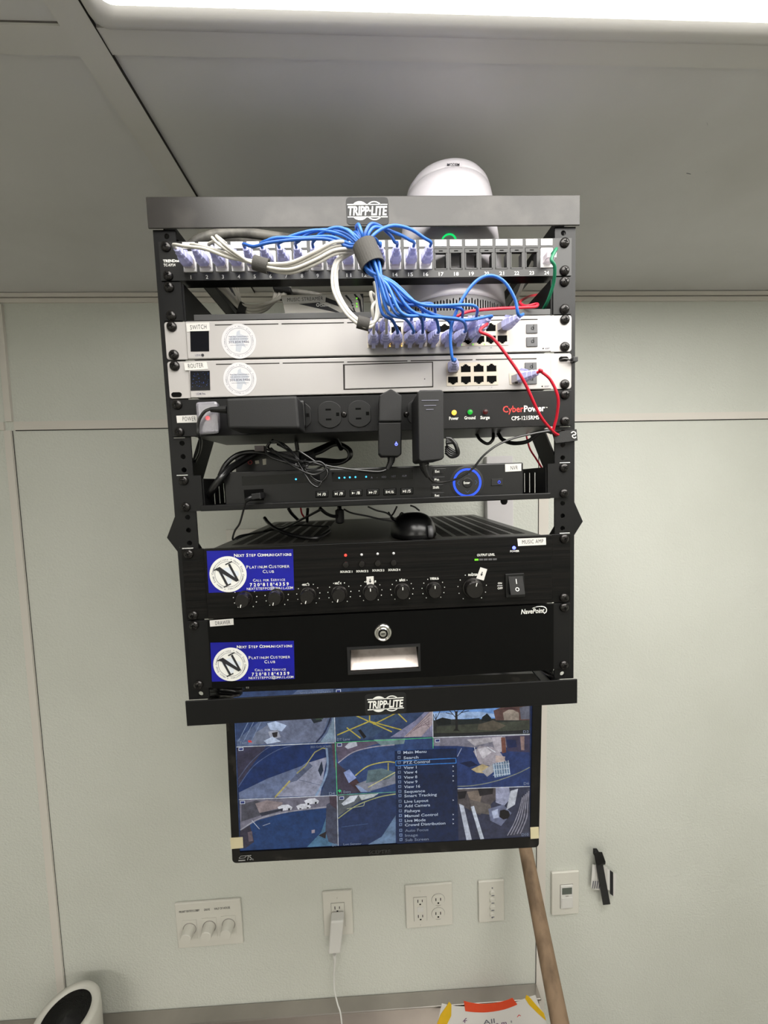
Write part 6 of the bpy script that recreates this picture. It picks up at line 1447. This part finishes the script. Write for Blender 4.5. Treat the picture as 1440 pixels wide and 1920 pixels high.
# two-gang outlet
t, x0, x1, z0_, z1 = face_plate('wall_outlet', 'wide white wall plate with four sockets in two columns', [(760, 1662.5), (848, 1656), (849, 1734), (761.5, 1742)], 'outlet')
c_ = P(788, 1704, yp); ins = obj('receptacle', bx(c_.x-0.0170, c_.x+0.0170, yp-0.0015, yp, c_.z-0.034, c_.z+0.034), PLATE, t, bev=0.0008)
obj('seam', bx(c_.x-0.0177, c_.x+0.0177, yp-0.0004, yp, c_.z-0.0347, c_.z+0.0347), PLATEG, ins)
for dz in (0.0200, -0.0240): slots_vert(ins, c_.x, c_.z+dz+0.001, yp-0.0015)
obj('test_button', bx(c_.x-0.008, c_.x+0.008, yp-0.0024, yp-0.0015, c_.z-0.0070, c_.z+0.0070), WIN, ins, bev=0.0004)
for v in (1686.5, 1712.5):
    c_ = P(821.5, v, yp); o_ = outlet(t, c_.x, c_.z, yp, R=0.0172, mt=PLATE, name='socket', turned=False)
    obj('socket_seam', ring(c_.x, c_.z, 0.0172, 0.0180, yp-0.0003, 0.0003, 40), PLATEG, o_)
for u, v in ((787.5, 1671), (788.5, 1734.5), (821.5, 1699.5)):
    sc_ = P(u, v, yp); obj('plate_screw', disc(sc_.x, sc_.z, 0.0022, yp-0.0005, 0.0006, 14), PLATE, t); obj('screw_slot', bx(sc_.x-0.0003, sc_.x+0.0003, yp-0.0007, yp-0.0005, sc_.z-0.0019, sc_.z+0.0019), PLATEG, t)
# jack plate
t, x0, x1, z0_, z1 = face_plate('jack_plate', 'narrow white wall plate with a column of small jacks', [(897, 1653.5), (945.5, 1651), (946, 1726.5), (898, 1731)], 'wall plate')
for k, v in enumerate((1673, 1687, 1700.5, 1713)):
    c_ = P(923, v, yp); j_ = obj('jack', lathe(B(), [(0.0078, 0), (0.0072, -0.003), (0.006, -0.005), (0.0, -0.005)], (c_.x, yp, c_.z), (0, 1, 0), 20), PLATE, t)
    obj('jack_hole', bx(c_.x-0.0038, c_.x+0.0038, yp-0.0053, yp-0.0049, c_.z-0.0050, c_.z-0.0028), GINK, j_)
for v in (1665, 1720.5):
    sc_ = P(923, v, yp); obj('plate_screw', disc(sc_.x, sc_.z, 0.0018, yp-0.0005, 0.0006, 14), GINK, t)
# timer plate
t, x0, x1, z0_, z1 = face_plate('timer_switch', 'white wall timer switch with a small grey display, right of the pole', [(1034.5, 1638), (1086, 1633), (1086, 1713.5), (1035, 1717)], 'timer switch')
c_ = P(1062, 1680, yp); zz = c_.z
fr_ = obj('insert', bx(c_.x-0.0170, c_.x+0.0170, yp-0.0030, yp, zz-0.034, zz+0.034), WIN, t, bev=0.0012)
obj('seam', bx(c_.x-0.0177, c_.x+0.0177, yp-0.0005, yp, zz-0.0347, zz+0.0347), PLATEG, fr_)
obj('display', bx(c_.x-0.0135, c_.x+0.0135, yp-0.0034, yp-0.0029, zz+0.0085, zz+0.0275), mat('display_grey', (92, 98, 92), 0.2), fr_)
obj('button', bx(c_.x-0.004, c_.x+0.004, yp-0.0036, yp-0.0030, zz+0.0025, zz+0.0045), PLATEG, fr_)
obj('push_pad', bx(c_.x-0.0148, c_.x+0.0148, yp-0.0042, yp-0.0029, zz-0.0315, zz-0.0010), WIN, fr_, bev=0.0006)
for v in (1647, 1711):
    sc_ = P(1061, v, yp); obj('plate_screw', disc(sc_.x, sc_.z, 0.0022, yp-0.0005, 0.0006, 14), PLATE, t)
# partly hidden plate left behind the amplifier
t, *_ = face_plate('blank_plate', 'pale blank wall plate half hidden behind the left rear of the amplifier', [(424, 993), (486, 991), (488, 1060), (426, 1062)], 'wall plate')
# vertical raceway behind the recorder
rc = thing('wall_raceway', 'white vertical cable raceway on the wall behind the recorder', 'raceway', (0.31, YW, -0.5))
a_ = P(912, 856, YW-0.022); b_2 = P(962, 856, YW-0.022)
obj('channel', bx(a_.x, b_2.x, YW-0.022, YW, -0.90, a_.z), RACEW, rc, bev=0.002)
# dark band, cards and strap on the wall at right
cb = thing('card_bundle', 'white cards held on the wall by a strap, right of the timer', 'cards', tuple(P(1132, 1650, YW)))
for k, (q, mt) in enumerate((([(1111, 1621), (1121, 1623), (1122, 1668), (1108, 1664)], WIN), ([(1118, 1624), (1128, 1626), (1128, 1670), (1114, 1668)], WLAB), ([(1128, 1624), (1139, 1627), (1139, 1668), (1130, 1668)], WLAB), ([(1136, 1628), (1146, 1633), (1148, 1672), (1139, 1668)], WIN), ([(1144, 1632), (1151, 1637), (1151, 1681), (1144, 1676)], INK), ([(1150, 1636), (1156, 1639), (1153, 1680), (1150, 1682)], WIN))):
    obj('card', slab(q, YW-0.012-0.001*(k % 3), 0.0012), mt, cb)
bm = B()
for k in range(4): prism(bm, [P(1112.5+k*4, 1652, YW-.0145), P(1114+k*4, 1652, YW-.0145), P(1112+k*4, 1666, YW-.0145), P(1110.5+k*4, 1666, YW-.0145)], (0, 0.0003, 0))
obj('card_print', bm, GINK, cb)
sp = thing('wall_strap', 'black strap with folded top hanging over the white cards', 'strap', tuple(P(1126, 1600, YW)))
obj('band', slab([(1114, 1600), (1127, 1600), (1136, 1650), (1144.5, 1695.5), (1131, 1697), (1124, 1655)], YW-0.0185, 0.0016), VELB, sp)
bm = hull_box([(1113.5, 1602, YW-.030), (1121, 1597, YW-.034), (1129, 1597.5, YW-.034), (1135.5, 1616, YW-.030), (1135, 1621, YW-.022), (1122, 1623, YW-.022)], [(1115, 1604, YW-.018), (1122, 1599, YW-.018), (1129, 1600, YW-.018), (1134, 1617, YW-.018), (1134, 1621, YW-.018), (1122, 1622, YW-.018)])
obj('folded_end', bm, BPM, sp)
obj('hook', slab([(1119, 1602), (1126, 1602), (1126, 1612), (1119, 1612)], YW-0.017, 0.017), BPM, sp)

# wooden pole leaning by the table
tp = P(985, 1590, 0.40); bt_ = P(1050, 1919, 0.25)
dirp = (bt_-tp).normalized(); top_p = tp-dirp*0.14; TZ = -1.80
bot_p = tp+dirp*((TZ+0.022-tp.z)/dirp.z)
bm = B(); R1, R2 = 0.0150, 0.0245; n = 16; e1_ = dirp.cross(Vector((0, 1, 0))).normalized(); e2_ = dirp.cross(e1_); rings = []
for k in range(9):
    t_ = k/8; c_ = top_p.lerp(bot_p, t_); r_ = R1+(R2-R1)*t_
    rings.append([bm.verts.new(c_+e1_*r_*math.cos(2*PI*j/n)+e2_*r_*0.8*math.sin(2*PI*j/n)) for j in range(n)])
for A_, B_ in zip(rings, rings[1:]):
    for k in range(n): bm.faces.new((A_[k], A_[(k+1) % n], B_[(k+1) % n], B_[k]))
bm.faces.new(rings[0]); bm.faces.new(rings[-1][::-1])
tag(obj('wooden_pole', bm, WOOD, None, smooth=True), 'weathered wooden pole leaning from the table up behind the monitor', 'pole')

# stainless table with backsplash
tb = thing('steel_table', 'stainless steel work table with a backsplash along the bottom of the wall', 'table', (-0.4, YW, FZ))
la = P(300, 1912, YW-0.02); lb = P(1011, 1861.5, YW-0.02); k_ = (lb.z-la.z)/(lb.x-la.x); XR = lb.x
za = lambda x_: lb.z+(x_-lb.x)*k_
XL = -1.30
bm = B(); prism(bm, [(XL, YW-.020, za(XL)), (XR, YW-.020, za(XR)), (XR, YW-.020, TZ), (XL, YW-.020, TZ)], (0, 0.018, 0)); obj('backsplash', bm, STEEL, tb, bev=0.002)
bm = B(); prism(bm, [(XL, YW-.034, za(XL)-0.004), (XR, YW-.034, za(XR)-0.004), (XR, YW-.034, za(XR)+0.002), (XL, YW-.034, za(XL)+0.002)], (0, 0.033, 0)); obj('backsplash_rim', bm, STEEL, tb, bev=0.0018)
obj('tabletop', bx(XL, XR, -0.25, YW-0.002, TZ-0.04, TZ), STEEL, tb, bev=0.002)
for x_ in (XL+0.04, XR-0.04):
    for y_ in (-0.20, YW-0.05): obj('leg', lathe(B(), [(0.02, 0), (0.02, TZ-0.04-FZ)], (x_, y_, FZ), n=20), STEEL, tb, smooth=True)
# paper with tapes leaning on the backsplash
def sheet(qs, Yf, mt, parent, name, d=0.0006):
    bm = B(); a = [bm.verts.new(P(u, v, Yf)) for u, v in qs]; b = [bm.verts.new(x.co+Vector((0, d, 0))) for x in a]
    bm.faces.new(a); bm.faces.new(b[::-1]); n = len(a)
    for i in range(n): bm.faces.new((a[i], b[i], b[(i+1) % n], a[(i+1) % n]))
    return obj(name, bm, mt, parent)
YQ = YW-0.05
pa = thing('paper_sheet', 'white paper sheet with scribbles taped at the back of the table', 'paper', tuple(P(920, 1925, YQ)))
top = curve([(828.5, 1881.5), (848, 1886), (870, 1888), (900, 1891), (930, 1890), (965, 1880), (990, 1870), (1004, 1866)], 3)
sheet(top+[(1013, 1890), (1026, 1921), (1034, 1945), (816, 1948), (820, 1920)], YQ, PAPER, pa, 'sheet')
PURP = mat('purple_marker', (90, 40, 96), 0.6)
for s_, u0, v0, u1, v1, h, mt in (('k', 866, 1914, 874, 1920, 9, PURP), ('r', 968, 1906, 974, 1910, 9, RINK), ('All', 906, 1922, 928, 1918, 9, GINK), ('a m', 930, 1924, 950, 1921, 8, PURP), ('s', 956, 1918, 962, 1917, 6, GINK)):
    lett(s_, u0, v0, u1, v1, h, YQ-0.0003, mt, pa, bold=0.01)
for nm, lb_, q, mt in (('tape_strip', 'orange tape strip across the top edge of the paper sheet', curve([(869.5, 1877), (885, 1881), (905, 1883), (930, 1881), (950, 1876), (961, 1871.5)], 3)+[(969.5, 1883)]+curve([(969.5, 1884), (945, 1893), (915, 1898), (890, 1898), (872.5, 1896)], 3), ORNG),
                       ('tape_strip', 'yellow tape strip on the left corner of the paper sheet', [(842, 1878.5), (846.5, 1884), (846, 1905), (838, 1921), (818, 1924), (826, 1903), (838, 1886)], YELW),
                       ('tape_strip', 'yellow tape strip on the right corner of the paper sheet', [(987, 1866), (992, 1869), (1008, 1888), (1020, 1900), (1024, 1914), (1008, 1900), (992, 1884), (985, 1873)], YELW)):
    t = thing(nm, lb_, 'tape', tuple(P(q[0][0], q[0][1], YQ))); sheet(q, YQ-0.0012, mt, t, 'strip', 0.0009)
# canister at the lower left
cn = thing('canister', 'white round canister with dark mesh top, standing at the left end of the table', 'canister', (-0.763, 0.362, TZ))
zt2 = -1.50
obj('body', lathe(B(), [(0.052, TZ-zt2+0.0006), (0.062, TZ-zt2+0.005), (0.067, -0.03), (0.0665, -0.006), (0.0640, 0.0), (0.0500, 0.0), (0.0495, -0.004)], (-0.7645, 0.362, zt2), n=48), CUPW, cn, smooth=True)
obj('mesh_top', lathe(B(), [(0.0495, -0.0035), (0.030, -0.0055), (0.0, -0.006)], (-0.7645, 0.362, zt2), n=48), MESHB, cn, smooth=True)
# specks and scuffs on ceiling and wall
bm = B()
for u, v, a_, b_2 in ((1326, 231, 5, 3), (1291, 325, 10, 1.5), (1324, 322, 2, 1.5)):
    c_ = PC(u, v); s_ = 0.0006*b_2
    prism(bm, [(c_.x-a_*.0004, c_.y-s_, cz(c_.x)-0.0004), (c_.x+a_*.0004, c_.y+s_, cz(c_.x)-0.0004), (c_.x+a_*.0004+s_, c_.y+s_*1.8, cz(c_.x)-0.0004), (c_.x-a_*.0004+s_, c_.y, cz(c_.x)-0.0004)], (0, 0, 0.0003))
struct('scuff_marks', bm, GINK, ceiling)
